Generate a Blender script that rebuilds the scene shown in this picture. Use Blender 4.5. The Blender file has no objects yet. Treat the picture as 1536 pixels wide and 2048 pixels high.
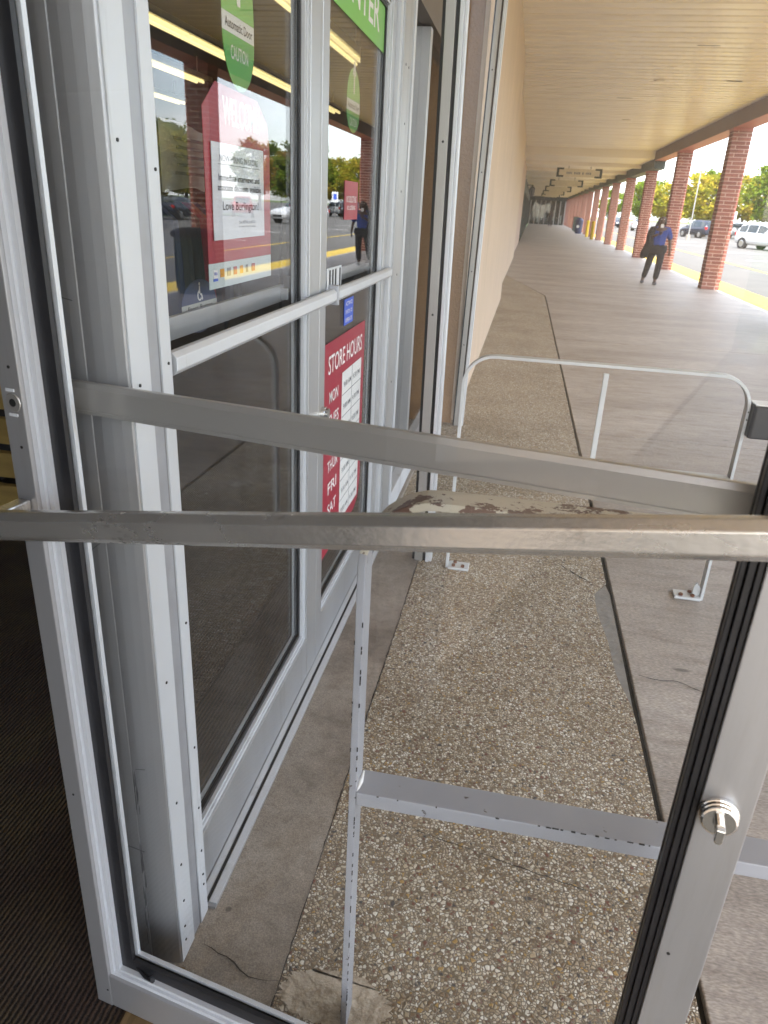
import bpy, bmesh, math, random
from mathutils import Vector, Matrix
random.seed(7)
R = math.radians
scene = bpy.context.scene
COL = scene.collection

# ------------------------------------------------------------------ camera
cam_d = bpy.data.cameras.new('camera'); cam = bpy.data.objects.new('camera', cam_d); COL.objects.link(cam)
RX = (0.981241, 0.116228, -0.153808); RY = (0.186771, -0.375416, 0.907843); RZ = (0.047775, -0.919540, -0.390082)
CAMH = 1.5
right = Vector((RX[0], RY[0], RZ[0])); down = Vector((RX[1], RY[1], RZ[1])); fwd = Vector((RX[2], RY[2], RZ[2]))
m = Matrix.Identity(4)
for i in range(3):
    m[i][0] = right[i]; m[i][1] = -down[i]; m[i][2] = -fwd[i]
m[2][3] = CAMH
cam.matrix_world = m
cam_d.sensor_fit = 'VERTICAL'; cam_d.sensor_height = 24.0; cam_d.sensor_width = 18.0
cam_d.lens = 1453.36 / 2048 * 24.0
cam_d.clip_start = 0.02; cam_d.clip_end = 2000
cam_d.dof.use_dof = True; cam_d.dof.focus_distance = 1.7; cam_d.dof.aperture_fstop = 6.5
scene.camera = cam
scene.cycles.caustics_reflective = False; scene.cycles.caustics_refractive = False; scene.cycles.transparent_max_bounces = 16; scene.cycles.max_bounces = 8

# ------------------------------------------------------------------ sky, sun, exposure
SUN_EL, SUN_AZ = R(52), R(178)       # azimuth measured clockwise from +Y: the sun stands behind the camera
world = bpy.data.worlds.new('World'); scene.world = world; world.use_nodes = True
nt = world.node_tree; nt.nodes.clear()
o_ = nt.nodes.new('ShaderNodeOutputWorld'); bg = nt.nodes.new('ShaderNodeBackground')
sky = nt.nodes.new('ShaderNodeTexSky'); sky.sky_type = 'NISHITA'; sky.sun_disc = False
sky.sun_elevation = SUN_EL; sky.sun_rotation = SUN_AZ; sky.air_density = 1.0; sky.dust_density = 1.6
tc = nt.nodes.new('ShaderNodeTexCoord'); mp = nt.nodes.new('ShaderNodeMapping'); mp.inputs['Scale'].default_value = (1.2, 1.2, 3.6)
nz = nt.nodes.new('ShaderNodeTexNoise'); nz.inputs['Scale'].default_value = 2.1; nz.inputs['Detail'].default_value = 9; nz.inputs['Roughness'].default_value = 0.58
cr = nt.nodes.new('ShaderNodeValToRGB'); cr.color_ramp.elements[0].position = 0.36; cr.color_ramp.elements[1].position = 0.66
mx = nt.nodes.new('ShaderNodeMixRGB'); mx.inputs[2].default_value = (7.4, 7.5, 7.7, 1)
nt.links.new(tc.outputs['Generated'], mp.inputs[0]); nt.links.new(mp.outputs[0], nz.inputs[0]); nt.links.new(nz.outputs[0], cr.inputs[0])
nt.links.new(cr.outputs[0], mx.inputs[0]); nt.links.new(sky.outputs[0], mx.inputs[1]); nt.links.new(mx.outputs[0], bg.inputs[0])
bg.inputs[1].default_value = 0.15
nt.links.new(bg.outputs[0], o_.inputs[0])
sd = bpy.data.lights.new('sun', 'SUN'); sd.energy = 2.7; sd.angle = R(0.55); sd.color = (1.0, 0.97, 0.925)
so = bpy.data.objects.new('sun', sd); COL.objects.link(so)
sv = Vector((math.sin(SUN_AZ) * math.cos(SUN_EL), math.cos(SUN_AZ) * math.cos(SUN_EL), math.sin(SUN_EL)))
so.rotation_euler = (-sv).to_track_quat('-Z', 'Y').to_euler(); so.location = (0, -10, 30)
vs = scene.view_settings; vs.view_transform = 'Standard'; vs.look = 'None'; vs.exposure = 2.35; vs.gamma = 1.0; vs.use_curve_mapping = False

# ------------------------------------------------------------------ helpers
def tag(o, label=None, cat=None, group=None, kind=None):
    if label: o['label'] = label
    if cat: o['category'] = cat
    if group: o['group'] = group
    if kind: o['kind'] = kind
    return o
def thing(name, label, cat, loc=(0, 0, 0), rotz=0.0, group=None):
    o = bpy.data.objects.new(name, None); COL.objects.link(o); o.location = loc; o.rotation_euler = (0, 0, rotz)
    o.empty_display_size = 0.1
    return tag(o, label, cat, group)
class MB:
    def __init__(s): s.v = []; s.f = []; s.mi = []
    def quad_faces(s, faces, mi=0):
        for f in faces: s.f.append(f); s.mi.append(mi)
    def box(s, x0, x1, y0, y1, z0, z1, mi=0):
        if x0 > x1: x0, x1 = x1, x0
        if y0 > y1: y0, y1 = y1, y0
        if z0 > z1: z0, z1 = z1, z0
        b = len(s.v)
        s.v += [(x0, y0, z0), (x1, y0, z0), (x1, y1, z0), (x0, y1, z0), (x0, y0, z1), (x1, y0, z1), (x1, y1, z1), (x0, y1, z1)]
        s.quad_faces([(b, b+3, b+2, b+1), (b+4, b+5, b+6, b+7), (b, b+1, b+5, b+4), (b+1, b+2, b+6, b+5), (b+2, b+3, b+7, b+6), (b+3, b, b+4, b+7)], mi)
        return s
    def loft(s, rings, mi=0, caps=True, closed=True):
        b = len(s.v); n = len(rings[0])
        for r in rings: s.v += [tuple(p) for p in r]
        for i in range(len(rings)-1):
            for j in range(n if closed else n-1):
                k = (j+1) % n
                s.f.append((b+i*n+j, b+i*n+k, b+(i+1)*n+k, b+(i+1)*n+j)); s.mi.append(mi)
        if caps and closed:
            s.f.append(tuple(b+j for j in range(n))[::-1]); s.mi.append(mi)
            e = b+(len(rings)-1)*n
            s.f.append(tuple(e+j for j in range(n))); s.mi.append(mi)
        return s
    def prism(s, pts, a0, a1, axis='z', mi=0):
        f = {'z': lambda p, a: (p[0], p[1], a), 'y': lambda p, a: (p[0], a, p[1]), 'x': lambda p, a: (a, p[0], p[1])}[axis]
        return s.loft([[f(p, a0) for p in pts], [f(p, a1) for p in pts]], mi)
    def tube(s, path, radii, n=8, mi=0, up=(0.31, 0.2, 0.93)):
        path = [Vector(p) for p in path]; rings = []
        if not isinstance(radii, (list, tuple)): radii = [radii]*len(path)
        for i, p in enumerate(path):
            d = (path[min(i+1, len(path)-1)] - path[max(i-1, 0)]).normalized()
            u = Vector(up); u = (u - d*u.dot(d))
            if u.length < 1e-3: u = Vector((1, 0, 0)) - d*d.x
            u.normalize(); w = d.cross(u); r = radii[i]
            if isinstance(r, (int, float)): r = (r, r)
            rings.append([p + u*math.cos(2*math.pi*k/n)*r[0] + w*math.sin(2*math.pi*k/n)*r[1] for k in range(n)])
        return s.loft(rings, mi)
    def disc(s, c, axis, r, h, n=20, mi=0):
        c = Vector(c); a = Vector(axis).normalized()
        return s.tube([c, c+a*h], r, n, mi)
    def mesh(s, name, mats, off=(0, 0, 0), smooth=False):
        me = bpy.data.meshes.new(name)
        me.from_pydata([(v[0]-off[0], v[1]-off[1], v[2]-off[2]) for v in s.v], [], s.f)
        if not isinstance(mats, (list, tuple)): mats = [mats]
        for mm in mats: me.materials.append(mm)
        if len(mats) > 1: me.polygons.foreach_set('material_index', s.mi)
        bm = bmesh.new(); bm.from_mesh(me); bmesh.ops.recalc_face_normals(bm, faces=bm.faces); bm.to_mesh(me); bm.free()
        if smooth: me.polygons.foreach_set('use_smooth', [True]*len(me.polygons))
        me.update(); return me
    def build(s, name, mats, parent=None, local=False, smooth=False, bevel=0.0):
        off = Vector((0, 0, 0))
        if parent is not None and not local:
            p = parent
            while p is not None: off += p.location; p = p.parent
        o = bpy.data.objects.new(name, s.mesh(name, mats, off, smooth)); COL.objects.link(o); o.parent = parent
        if bevel > 0:
            b = o.modifiers.new('bevel', 'BEVEL'); b.width = bevel; b.segments = 2; b.limit_method = 'ANGLE'; b.angle_limit = R(40)
        return o
def box(name, mat, parent, x0, x1, y0, y1, z0, z1, bevel=0.0, local=False):
    return MB().box(x0, x1, y0, y1, z0, z1).build(name, mat, parent, local, bevel=bevel)
def struct(o): o['kind'] = 'structure'; return o
def copy_tree(o, parent=None):
    c = o.copy(); COL.objects.link(c); c.parent = parent
    for ch in [x for x in o.children]: copy_tree(ch, c)
    return c
FRAME_YZ = Matrix(((0, 0, 1, 0), (1, 0, 0, 0), (0, 1, 0, 0), (0, 0, 0, 1)))   # text reads along +Y, faces +X
def text(name, body, mat, parent, center, height, width=None, frame=FRAME_YZ, depth=0.0, squeeze=1.0, local=False, align='CENTER'):
    cu = bpy.data.curves.new(name, 'FONT'); cu.body = body; cu.size = 1.0; cu.align_x = 'LEFT'; cu.extrude = 0; cu.resolution_u = 3
    cu.offset = 0.010
    t = bpy.data.objects.new(name, cu); COL.objects.link(t)
    dg = bpy.context.evaluated_depsgraph_get(); dg.update()
    me = bpy.data.meshes.new_from_object(t.evaluated_get(dg)); bpy.data.objects.remove(t); bpy.data.curves.remove(cu)
    xs = [v.co.x for v in me.vertices]; ys = [v.co.y for v in me.vertices]
    w, h = max(xs)-min(xs), max(ys)-min(ys); s_ = height/h; sx = (width/w) if width else s_*squeeze
    cx, cy = (max(xs)+min(xs))/2, (max(ys)+min(ys))/2
    off = Vector((0, 0, 0)); p = parent
    while p is not None and not local: off += p.location; p = p.parent
    c = Vector(center) - off
    for v in me.vertices:
        q = frame.to_3x3() @ Vector(((v.co.x-cx)*sx, (v.co.y-cy)*s_, depth)); v.co = q + c
    me.materials.clear(); me.materials.append(mat)
    o = bpy.data.objects.new(name, me); COL.objects.link(o); o.parent = parent
    return o

# ------------------------------------------------------------------ materials
def nodes(name):
    mt = bpy.data.materials.new(name); mt.use_nodes = True; t = mt.node_tree; t.nodes.clear()
    out = t.nodes.new('ShaderNodeOutputMaterial'); b = t.nodes.new('ShaderNodeBsdfPrincipled'); t.links.new(b.outputs[0], out.inputs[0])
    return mt, t, b, out
def N(t, kind, **kw):
    n = t.nodes.new(kind)
    for k, v in kw.items():
        if k.startswith('i_'): n.inputs[k[2:].replace('_', ' ')].default_value = v
        else: setattr(n, k, v)
    return n
def ramp(t, src, stops, interp='LINEAR'):
    r = t.nodes.new('ShaderNodeValToRGB'); r.color_ramp.interpolation = interp
    e = r.color_ramp.elements
    while len(e) < len(stops): e.new(0.5)
    for k, (p, c) in enumerate(stops):
        e[k].position = p; e[k].color = (*c, 1) if len(c) == 3 else c
    t.links.new(src, r.inputs[0]); return r
def mul(c, k): return tuple(min(1, x*k) for x in c)
def coords(t, scale=(1, 1, 1), obj=False):
    g = t.nodes.new('ShaderNodeTexCoord' if obj else 'ShaderNodeNewGeometry'); mpn = t.nodes.new('ShaderNodeMapping')
    mpn.inputs['Scale'].default_value = scale
    t.links.new(g.outputs['Object' if obj else 'Position'], mpn.inputs[0]); return mpn.outputs[0]
def basic(name, col, rough=0.5, metal=0.0, var=0.12, scale=6.0, bump=0.0, bscale=60.0, stretch=(1, 1, 1), dirt=None, dirt_at=(0.58, 0.72), dscale=3.0, obj=False, rvar=0.1):
    mt, t, b, out = nodes(name)
    c = coords(t, stretch, obj)
    n1 = N(t, 'ShaderNodeTexNoise', i_Scale=scale, i_Detail=6.0, i_Roughness=0.6); t.links.new(c, n1.inputs[0])
    r = ramp(t, n1.outputs[0], [(0.25, mul(col, 1-var)), (0.75, mul(col, 1+var))])
    last = r.outputs[0]
    if dirt:
        n2 = N(t, 'ShaderNodeTexNoise', i_Scale=dscale, i_Detail=10.0, i_Roughness=0.68); t.links.new(c, n2.inputs[0])
        f = ramp(t, n2.outputs[0], [(dirt_at[0], (0, 0, 0)), (dirt_at[1], (1, 1, 1))])
        mxn = N(t, 'ShaderNodeMixRGB'); mxn.inputs[2].default_value = (*dirt, 1)
        t.links.new(f.outputs[0], mxn.inputs[0]); t.links.new(last, mxn.inputs[1]); last = mxn.outputs[0]
    t.links.new(last, b.inputs['Base Color'])
    b.inputs['Metallic'].default_value = metal; b.inputs['Roughness'].default_value = rough
    if rvar:
        rr = N(t, 'ShaderNodeMapRange'); rr.inputs[3].default_value = max(0.02, rough-rvar); rr.inputs[4].default_value = min(1, rough+rvar)
        t.links.new(n1.outputs[0], rr.inputs[0]); t.links.new(rr.outputs[0], b.inputs['Roughness'])
    if bump > 0:
        n3 = N(t, 'ShaderNodeTexNoise', i_Scale=bscale, i_Detail=5.0); t.links.new(c, n3.inputs[0])
        bp = N(t, 'ShaderNodeBump', i_Strength=bump, i_Distance=0.01); t.links.new(n3.outputs[0], bp.inputs['Height']); t.links.new(bp.outputs[0], b.inputs['Normal'])
    return mt
def flat(name, col, rough=0.5, metal=0.0, emit=None, estr=1.0):
    mt, t, b, out = nodes(name); b.inputs['Base Color'].default_value = (*col, 1); b.inputs['Roughness'].default_value = rough; b.inputs['Metallic'].default_value = metal
    if emit: b.inputs['Emission Color'].default_value = (*emit, 1); b.inputs['Emission Strength'].default_value = estr
    return mt
def glass_mat(name, tint=(0.98, 0.985, 0.985), f0=0.045):
    mt = bpy.data.materials.new(name); mt.use_nodes = True; t = mt.node_tree; t.nodes.clear()
    out = t.nodes.new('ShaderNodeOutputMaterial'); tr = N(t, 'ShaderNodeBsdfTransparent'); tr.inputs[0].default_value = (*tint, 1)
    gl = N(t, 'ShaderNodeBsdfGlossy'); gl.inputs['Roughness'].default_value = 0.0
    g = t.nodes.new('ShaderNodeNewGeometry'); d = N(t, 'ShaderNodeVectorMath', operation='DOT_PRODUCT')
    t.links.new(g.outputs['Incoming'], d.inputs[0]); t.links.new(g.outputs['Normal'], d.inputs[1])
    a = N(t, 'ShaderNodeMath', operation='ABSOLUTE'); t.links.new(d.outputs['Value'], a.inputs[0])
    s1 = N(t, 'ShaderNodeMath', operation='SUBTRACT'); s1.inputs[0].default_value = 1.0; t.links.new(a.outputs[0], s1.inputs[1])
    p = N(t, 'ShaderNodeMath', operation='POWER'); p.inputs[1].default_value = 5.0; t.links.new(s1.outputs[0], p.inputs[0])
    ma = N(t, 'ShaderNodeMath', operation='MULTIPLY_ADD'); ma.inputs[1].default_value = 0.86*(1-f0); ma.inputs[2].default_value = 0.86*f0; t.links.new(p.outputs[0], ma.inputs[0])
    mxs = N(t, 'ShaderNodeMixShader'); t.links.new(ma.outputs[0], mxs.inputs[0]); t.links.new(tr.outputs[0], mxs.inputs[1]); t.links.new(gl.outputs[0], mxs.inputs[2])
    cc = coords(t, (1, 1, 0.6)); nd = N(t, 'ShaderNodeTexNoise', i_Scale=7.0, i_Detail=9.0, i_Roughness=0.7); t.links.new(cc, nd.inputs[0])
    fd = ramp(t, nd.outputs[0], [(0.40, (0.001, 0.001, 0.001)), (0.74, (0.020, 0.020, 0.020))])
    df = N(t, 'ShaderNodeBsdfDiffuse'); df.inputs[0].default_value = (0.62, 0.61, 0.58, 1)
    md = N(t, 'ShaderNodeMixShader'); t.links.new(fd.outputs[0], md.inputs[0]); t.links.new(mxs.outputs[0], md.inputs[1]); t.links.new(df.outputs[0], md.inputs[2])
    t.links.new(md.outputs[0], out.inputs[0]); return mt

def concrete_mat(name, c0, c1, c2, stretch=(1, 1, 1), spots=(0.05, 0.045, 0.04)):
    mt, t, b, out = nodes(name); c = coords(t, stretch)
    n1 = N(t, 'ShaderNodeTexNoise', i_Scale=0.9, i_Detail=8.0, i_Roughness=0.62); t.links.new(c, n1.inputs[0])
    r = ramp(t, n1.outputs[0], [(0.3, c0), (0.5, c1), (0.72, c2)])
    n2 = N(t, 'ShaderNodeTexNoise', i_Scale=140.0, i_Detail=3.0); t.links.new(c, n2.inputs[0])
    n4 = N(t, 'ShaderNodeTexNoise', i_Scale=11.0, i_Detail=9.0, i_Roughness=0.72); t.links.new(c, n4.inputs[0])
    g4 = ramp(t, n4.outputs[0], [(0.30, (0.72, 0.68, 0.64)), (0.5, (1.0, 1.0, 1.0)), (0.7, (1.16, 1.15, 1.12))])
    m0 = N(t, 'ShaderNodeMixRGB', blend_type='MULTIPLY'); m0.inputs[0].default_value = 1.0; t.links.new(r.outputs[0], m0.inputs[1]); t.links.new(g4.outputs[0], m0.inputs[2])
    g2 = ramp(t, n2.outputs[0], [(0.25, (0.5, 0.5, 0.5)), (0.5, (1, 1, 1)), (0.75, (1.6, 1.6, 1.6))])
    m1 = N(t, 'ShaderNodeMixRGB', blend_type='MULTIPLY'); m1.inputs[0].default_value = 0.7
    t.links.new(m0.outputs[0], m1.inputs[1]); t.links.new(g2.outputs[0], m1.inputs[2])
    v = N(t, 'ShaderNodeTexVoronoi', i_Scale=3.1); t.links.new(c, v.inputs[0])
    f = ramp(t, v.outputs['Distance'], [(0.035, (1, 1, 1)), (0.06, (0, 0, 0))])
    m2 = N(t, 'ShaderNodeMixRGB'); m2.inputs[2].default_value = (*spots, 1)
    fm = N(t, 'ShaderNodeMath', operation='MULTIPLY'); fm.inputs[1].default_value = 0.65; t.links.new(f.outputs[0], fm.inputs[0])
    t.links.new(fm.outputs[0], m2.inputs[0]); t.links.new(m1.outputs[0], m2.inputs[1]); t.links.new(m2.outputs[0], b.inputs['Base Color'])
    rr = N(t, 'ShaderNodeMapRange'); rr.inputs[3].default_value = 0.38; rr.inputs[4].default_value = 0.72; t.links.new(n1.outputs[0], rr.inputs[0]); t.links.new(rr.outputs[0], b.inputs['Roughness'])
    n3 = N(t, 'ShaderNodeTexNoise', i_Scale=45.0, i_Detail=6.0); t.links.new(c, n3.inputs[0])
    bp = N(t, 'ShaderNodeBump', i_Strength=0.35, i_Distance=0.004); t.links.new(n3.outputs[0], bp.inputs['Height']); t.links.new(bp.outputs[0], b.inputs['Normal'])
    return mt
def aggregate_mat():
    mt, t, b, out = nodes('exposed_aggregate'); c = coords(t)
    nw = N(t, 'ShaderNodeTexNoise', i_Scale=60.0, i_Detail=2.0); t.links.new(c, nw.inputs[0])
    mv = N(t, 'ShaderNodeMixRGB', blend_type='ADD'); mv.inputs[0].default_value = 0.006; t.links.new(c, mv.inputs[1]); t.links.new(nw.outputs['Color'], mv.inputs[2])
    pk = N(t, 'ShaderNodeTexNoise', i_Scale=38.0, i_Detail=3.0); t.links.new(c, pk.inputs[0])
    sel = N(t, 'ShaderNodeMath', operation='GREATER_THAN'); sel.inputs[1].default_value = 0.53; t.links.new(pk.outputs[0], sel.inputs[0])
    sc = N(t, 'ShaderNodeMapRange'); sc.inputs[3].default_value = 142.0; sc.inputs[4].default_value = 92.0; t.links.new(sel.outputs[0], sc.inputs[0])
    v = N(t, 'ShaderNodeTexVoronoi'); t.links.new(mv.outputs[0], v.inputs[0]); t.links.new(sc.outputs[0], v.inputs['Scale'])
    e = N(t, 'ShaderNodeTexVoronoi', feature='DISTANCE_TO_EDGE'); t.links.new(mv.outputs[0], e.inputs[0]); t.links.new(sc.outputs[0], e.inputs['Scale'])
    sx = N(t, 'ShaderNodeSeparateColor'); t.links.new(v.outputs['Color'], sx.inputs[0])
    pal = ramp(t, sx.outputs[0], [(0.0, (0.55, 0.46, 0.33)), (0.16, (0.36, 0.27, 0.165)), (0.29, (0.70, 0.63, 0.50)), (0.46, (0.22, 0.145, 0.08)), (0.56, (0.50, 0.41, 0.28)), (0.67, (0.84, 0.80, 0.70)), (0.82, (0.45, 0.29, 0.10)), (0.87, (0.20, 0.085, 0.055)), (0.915, (0.07, 0.065, 0.065)), (0.945, (0.50, 0.42, 0.31))], 'CONSTANT')
    edge = ramp(t, e.outputs['Distance'], [(0.05, (0, 0, 0)), (0.20, (1, 1, 1))])
    m1 = N(t, 'ShaderNodeMixRGB'); m1.inputs[1].default_value = (0.20, 0.158, 0.105, 1); t.links.new(edge.outputs[0], m1.inputs[0]); t.links.new(pal.outputs[0], m1.inputs[2])
    n1 = N(t, 'ShaderNodeTexNoise', i_Scale=1.6, i_Detail=8.0, i_Roughness=0.65); t.links.new(c, n1.inputs[0])
    st = ramp(t, n1.outputs[0], [(0.3, (0.66, 0.60, 0.52)), (0.55, (1, 1, 1))])
    m2 = N(t, 'ShaderNodeMixRGB', blend_type='MULTIPLY'); m2.inputs[0].default_value = 0.8; t.links.new(m1.outputs[0], m2.inputs[1]); t.links.new(st.outputs[0], m2.inputs[2])
    nb = N(t, 'ShaderNodeTexNoise', i_Scale=4.5, i_Detail=9.0, i_Roughness=0.7); t.links.new(c, nb.inputs[0])
    fb = ramp(t, nb.outputs[0], [(0.60, (0, 0, 0)), (0.74, (0.55, 0.55, 0.55))])
    m3 = N(t, 'ShaderNodeMixRGB'); m3.inputs[2].default_value = (0.33, 0.285, 0.225, 1); t.links.new(fb.outputs[0], m3.inputs[0]); t.links.new(m2.outputs[0], m3.inputs[1])
    vg = N(t, 'ShaderNodeTexVoronoi', i_Scale=2.4); t.links.new(c, vg.inputs[0])
    fg = ramp(t, vg.outputs['Distance'], [(0.022, (0.75, 0.75, 0.75)), (0.045, (0, 0, 0))])
    m4 = N(t, 'ShaderNodeMixRGB'); m4.inputs[2].default_value = (0.06, 0.055, 0.05, 1); t.links.new(fg.outputs[0], m4.inputs[0]); t.links.new(m3.outputs[0], m4.inputs[1])
    t.links.new(m4.outputs[0], b.inputs['Base Color']); b.inputs['Roughness'].default_value = 0.5
    bp = N(t, 'ShaderNodeBump', i_Strength=0.7, i_Distance=0.003); t.links.new(edge.outputs[0], bp.inputs['Height']); t.links.new(bp.outputs[0], b.inputs['Normal'])
    return mt
def brick_mat(name, c1, c2, mortar):
    mt, t, b, out = nodes(name)
    g = t.nodes.new('ShaderNodeNewGeometry'); sp = N(t, 'ShaderNodeSeparateXYZ'); t.links.new(g.outputs['Position'], sp.inputs[0])
    ad = N(t, 'ShaderNodeMath', operation='ADD'); t.links.new(sp.outputs[0], ad.inputs[0]); t.links.new(sp.outputs[1], ad.inputs[1])
    cb = N(t, 'ShaderNodeCombineXYZ'); t.links.new(ad.outputs[0], cb.inputs[0]); t.links.new(sp.outputs[2], cb.inputs[1])
    br = N(t, 'ShaderNodeTexBrick'); br.inputs['Color1'].default_value = (*c1, 1); br.inputs['Color2'].default_value = (*c2, 1); br.inputs['Mortar'].default_value = (*mortar, 1)
    br.inputs['Scale'].default_value = 1.0; br.inputs['Mortar Size'].default_value = 0.012; br.inputs['Brick Width'].default_value = 0.24; br.inputs['Row Height'].default_value = 0.08
    t.links.new(cb.outputs[0], br.inputs[0]); t.links.new(br.outputs[0], b.inputs['Base Color']); b.inputs['Roughness'].default_value = 0.85
    return mt
def chipped_mat(name, paint, under, thr=(0.57, 0.60), scale=14.0, stretch=(1, 1, 1), rough=0.35):
    mt, t, b, out = nodes(name); c = coords(t, stretch)
    n1 = N(t, 'ShaderNodeTexNoise', i_Scale=scale, i_Detail=8.0, i_Roughness=0.7); t.links.new(c, n1.inputs[0])
    f = ramp(t, n1.outputs[0], [(thr[0], (0, 0, 0)), (thr[1], (1, 1, 1))])
    n2 = N(t, 'ShaderNodeTexNoise', i_Scale=4.0, i_Detail=5.0); t.links.new(c, n2.inputs[0])
    r = ramp(t, n2.outputs[0], [(0.3, mul(paint, 0.88)), (0.7, mul(paint, 1.08))])
    mxn = N(t, 'ShaderNodeMixRGB'); mxn.inputs[2].default_value = (*under, 1)
    t.links.new(f.outputs[0], mxn.inputs[0]); t.links.new(r.outputs[0], mxn.inputs[1]); t.links.new(mxn.outputs[0], b.inputs['Base Color'])
    b.inputs['Roughness'].default_value = rough
    bp = N(t, 'ShaderNodeBump', i_Strength=0.5, i_Distance=0.002, invert=True); t.links.new(f.outputs[0], bp.inputs['Height']); t.links.new(bp.outputs[0], b.inputs['Normal'])
    return mt
def carpet_mat():
    mt, t, b, out = nodes('carpet'); c = coords(t)
    w = N(t, 'ShaderNodeTexWave', wave_type='BANDS', bands_direction='X', i_Scale=27.0, i_Distortion=2.2, i_Detail=4.0); w.inputs['Detail Scale'].default_value = 6.0
    t.links.new(c, w.inputs[0])
    n1 = N(t, 'ShaderNodeTexNoise', i_Scale=5.0, i_Detail=4.0); t.links.new(c, n1.inputs[0])
    r = ramp(t, n1.outputs[0], [(0.35, (0.055, 0.030, 0.019)), (0.5, (0.066, 0.041, 0.025)), (0.66, (0.09, 0.062, 0.027))])
    rw = ramp(t, w.outputs[0], [(0.15, (0.25, 0.25, 0.25)), (0.8, (1, 1, 1))])
    mxn = N(t, 'ShaderNodeMixRGB', blend_type='MULTIPLY'); mxn.inputs[0].default_value = 1; t.links.new(r.outputs[0], mxn.inputs[1]); t.links.new(rw.outputs[0], mxn.inputs[2])
    t.links.new(mxn.outputs[0], b.inputs['Base Color']); b.inputs['Roughness'].default_value = 0.95
    bp = N(t, 'ShaderNodeBump', i_Strength=0.8, i_Distance=0.006); t.links.new(w.outputs[0], bp.inputs['Height']); t.links.new(bp.outputs[0], b.inputs['Normal'])
    return mt
def leaf_mat(name, a, b_, c_):
    mt = bpy.data.materials.new(name); mt.use_nodes = True; t = mt.node_tree; t.nodes.clear(); out = t.nodes.new('ShaderNodeOutputMaterial')
    c = coords(t); n1 = N(t, 'ShaderNodeTexNoise', i_Scale=0.9, i_Detail=5.0, i_Roughness=0.7); t.links.new(c, n1.inputs[0])
    r = ramp(t, n1.outputs[0], [(0.32, a), (0.5, b_), (0.68, c_)])
    d = N(t, 'ShaderNodeBsdfDiffuse'); tl = N(t, 'ShaderNodeBsdfTranslucent'); mxs = N(t, 'ShaderNodeMixShader'); mxs.inputs[0].default_value = 0.42
    t.links.new(r.outputs[0], d.inputs[0]); t.links.new(r.outputs[0], tl.inputs[0]); t.links.new(d.outputs[0], mxs.inputs[1]); t.links.new(tl.outputs[0], mxs.inputs[2]); t.links.new(mxs.outputs[0], out.inputs[0])
    return mt
M = {}
M['alu'] = basic('brushed_aluminium', (0.50, 0.51, 0.525), 0.40, 0.75, 0.10, 5.0, 0.03, 300, (1, 1, 0.06), dirt=(0.27, 0.265, 0.26), dirt_at=(0.58, 0.80), dscale=9.0)
M['alu_light'] = basic('pale_aluminium', (0.68, 0.705, 0.74), 0.45, 0.35, 0.07, 4.0, 0.03, 250, (1, 1, 0.10), dirt=(0.42, 0.42, 0.42), dirt_at=(0.58, 0.80), dscale=12.0)
M['alu_dark'] = basic('weathered_aluminium', (0.40, 0.39, 0.37), 0.42, 0.7, 0.12, 4.0, 0.04, 200, (1, 1, 0.08), dirt=(0.20, 0.19, 0.18), dirt_at=(0.60, 0.80), dscale=6.0)
M['alu_bar'] = basic('worn_bar_aluminium', (0.56, 0.545, 0.52), 0.25, 0.8, 0.10, 9.0, 0.05, 160, (0.5, 1, 1), dirt=(0.25, 0.22, 0.20), dirt_at=(0.60, 0.70), dscale=22.0)
M['alu_flat'] = basic('bronze_grey_bar', (0.47, 0.455, 0.435), 0.33, 0.6, 0.07, 3.0, 0.02, 160, dirt=(0.25, 0.23, 0.21), dirt_at=(0.66, 0.80), dscale=8.0)
M['alu_stile'] = basic('satin_grey_aluminium', (0.385, 0.385, 0.39), 0.38, 0.6, 0.07, 4.0, 0.02, 250, (1, 1, 0.08), dirt=(0.30, 0.29, 0.28), dirt_at=(0.60, 0.82), dscale=7.0)
M['groove'] = basic('groove_grey', (0.42, 0.43, 0.46), 0.45, 0.5, 0.1, 20.0)
M['scuff'] = basic('scuff_grey', (0.17, 0.17, 0.18), 0.6, 0.2, 0.3, 60.0)
M['rubber'] = basic('black_rubber', (0.012, 0.012, 0.014), 0.45, 0, 0.3, 12.0, 0.05, 90)
M['screw'] = flat('dark_screw', (0.03, 0.03, 0.03), 0.5, 0.5)
M['chrome'] = flat('chrome', (0.75, 0.74, 0.72), 0.14, 1.0)
M['glass'] = glass_mat('clear_glass')
M['glass_dark'] = glass_mat('shop_glass', (0.82, 0.86, 0.85), 0.05)
M['concrete'] = concrete_mat('walkway_concrete', (0.23, 0.198, 0.168), (0.345, 0.305, 0.268), (0.46, 0.42, 0.38), (0.5, 1.5, 1))
M['concrete_border'] = concrete_mat('border_concrete', (0.155, 0.128, 0.10), (0.28, 0.243, 0.203), (0.40, 0.36, 0.31), (2.2, 2.2, 1))
M['patch'] = basic('mortar_patch', (0.56, 0.49, 0.39), 0.85, 0, 0.2, 25, 1.0, 45, dirt=(0.33, 0.27, 0.20), dirt_at=(0.46, 0.62), dscale=22.0)
M['patch_grey'] = basic('grey_mortar_patch', (0.25, 0.235, 0.21), 0.9, 0, 0.2, 20, 0.7, 50)
M['crack'] = flat('crack_dark', (0.03, 0.025, 0.02), 0.95)
M['seal'] = basic('joint_dark', (0.028, 0.025, 0.02), 0.9, 0, 0.5, 30)
M['aggregate'] = aggregate_mat()
M['carpet'] = carpet_mat()
M['asphalt'] = basic('asphalt', (0.112, 0.105, 0.095), 0.85, 0, 0.15, 1.2, 0.3, 120, dirt=(0.085, 0.08, 0.074), dirt_at=(0.5, 0.7), dscale=0.4)
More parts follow.
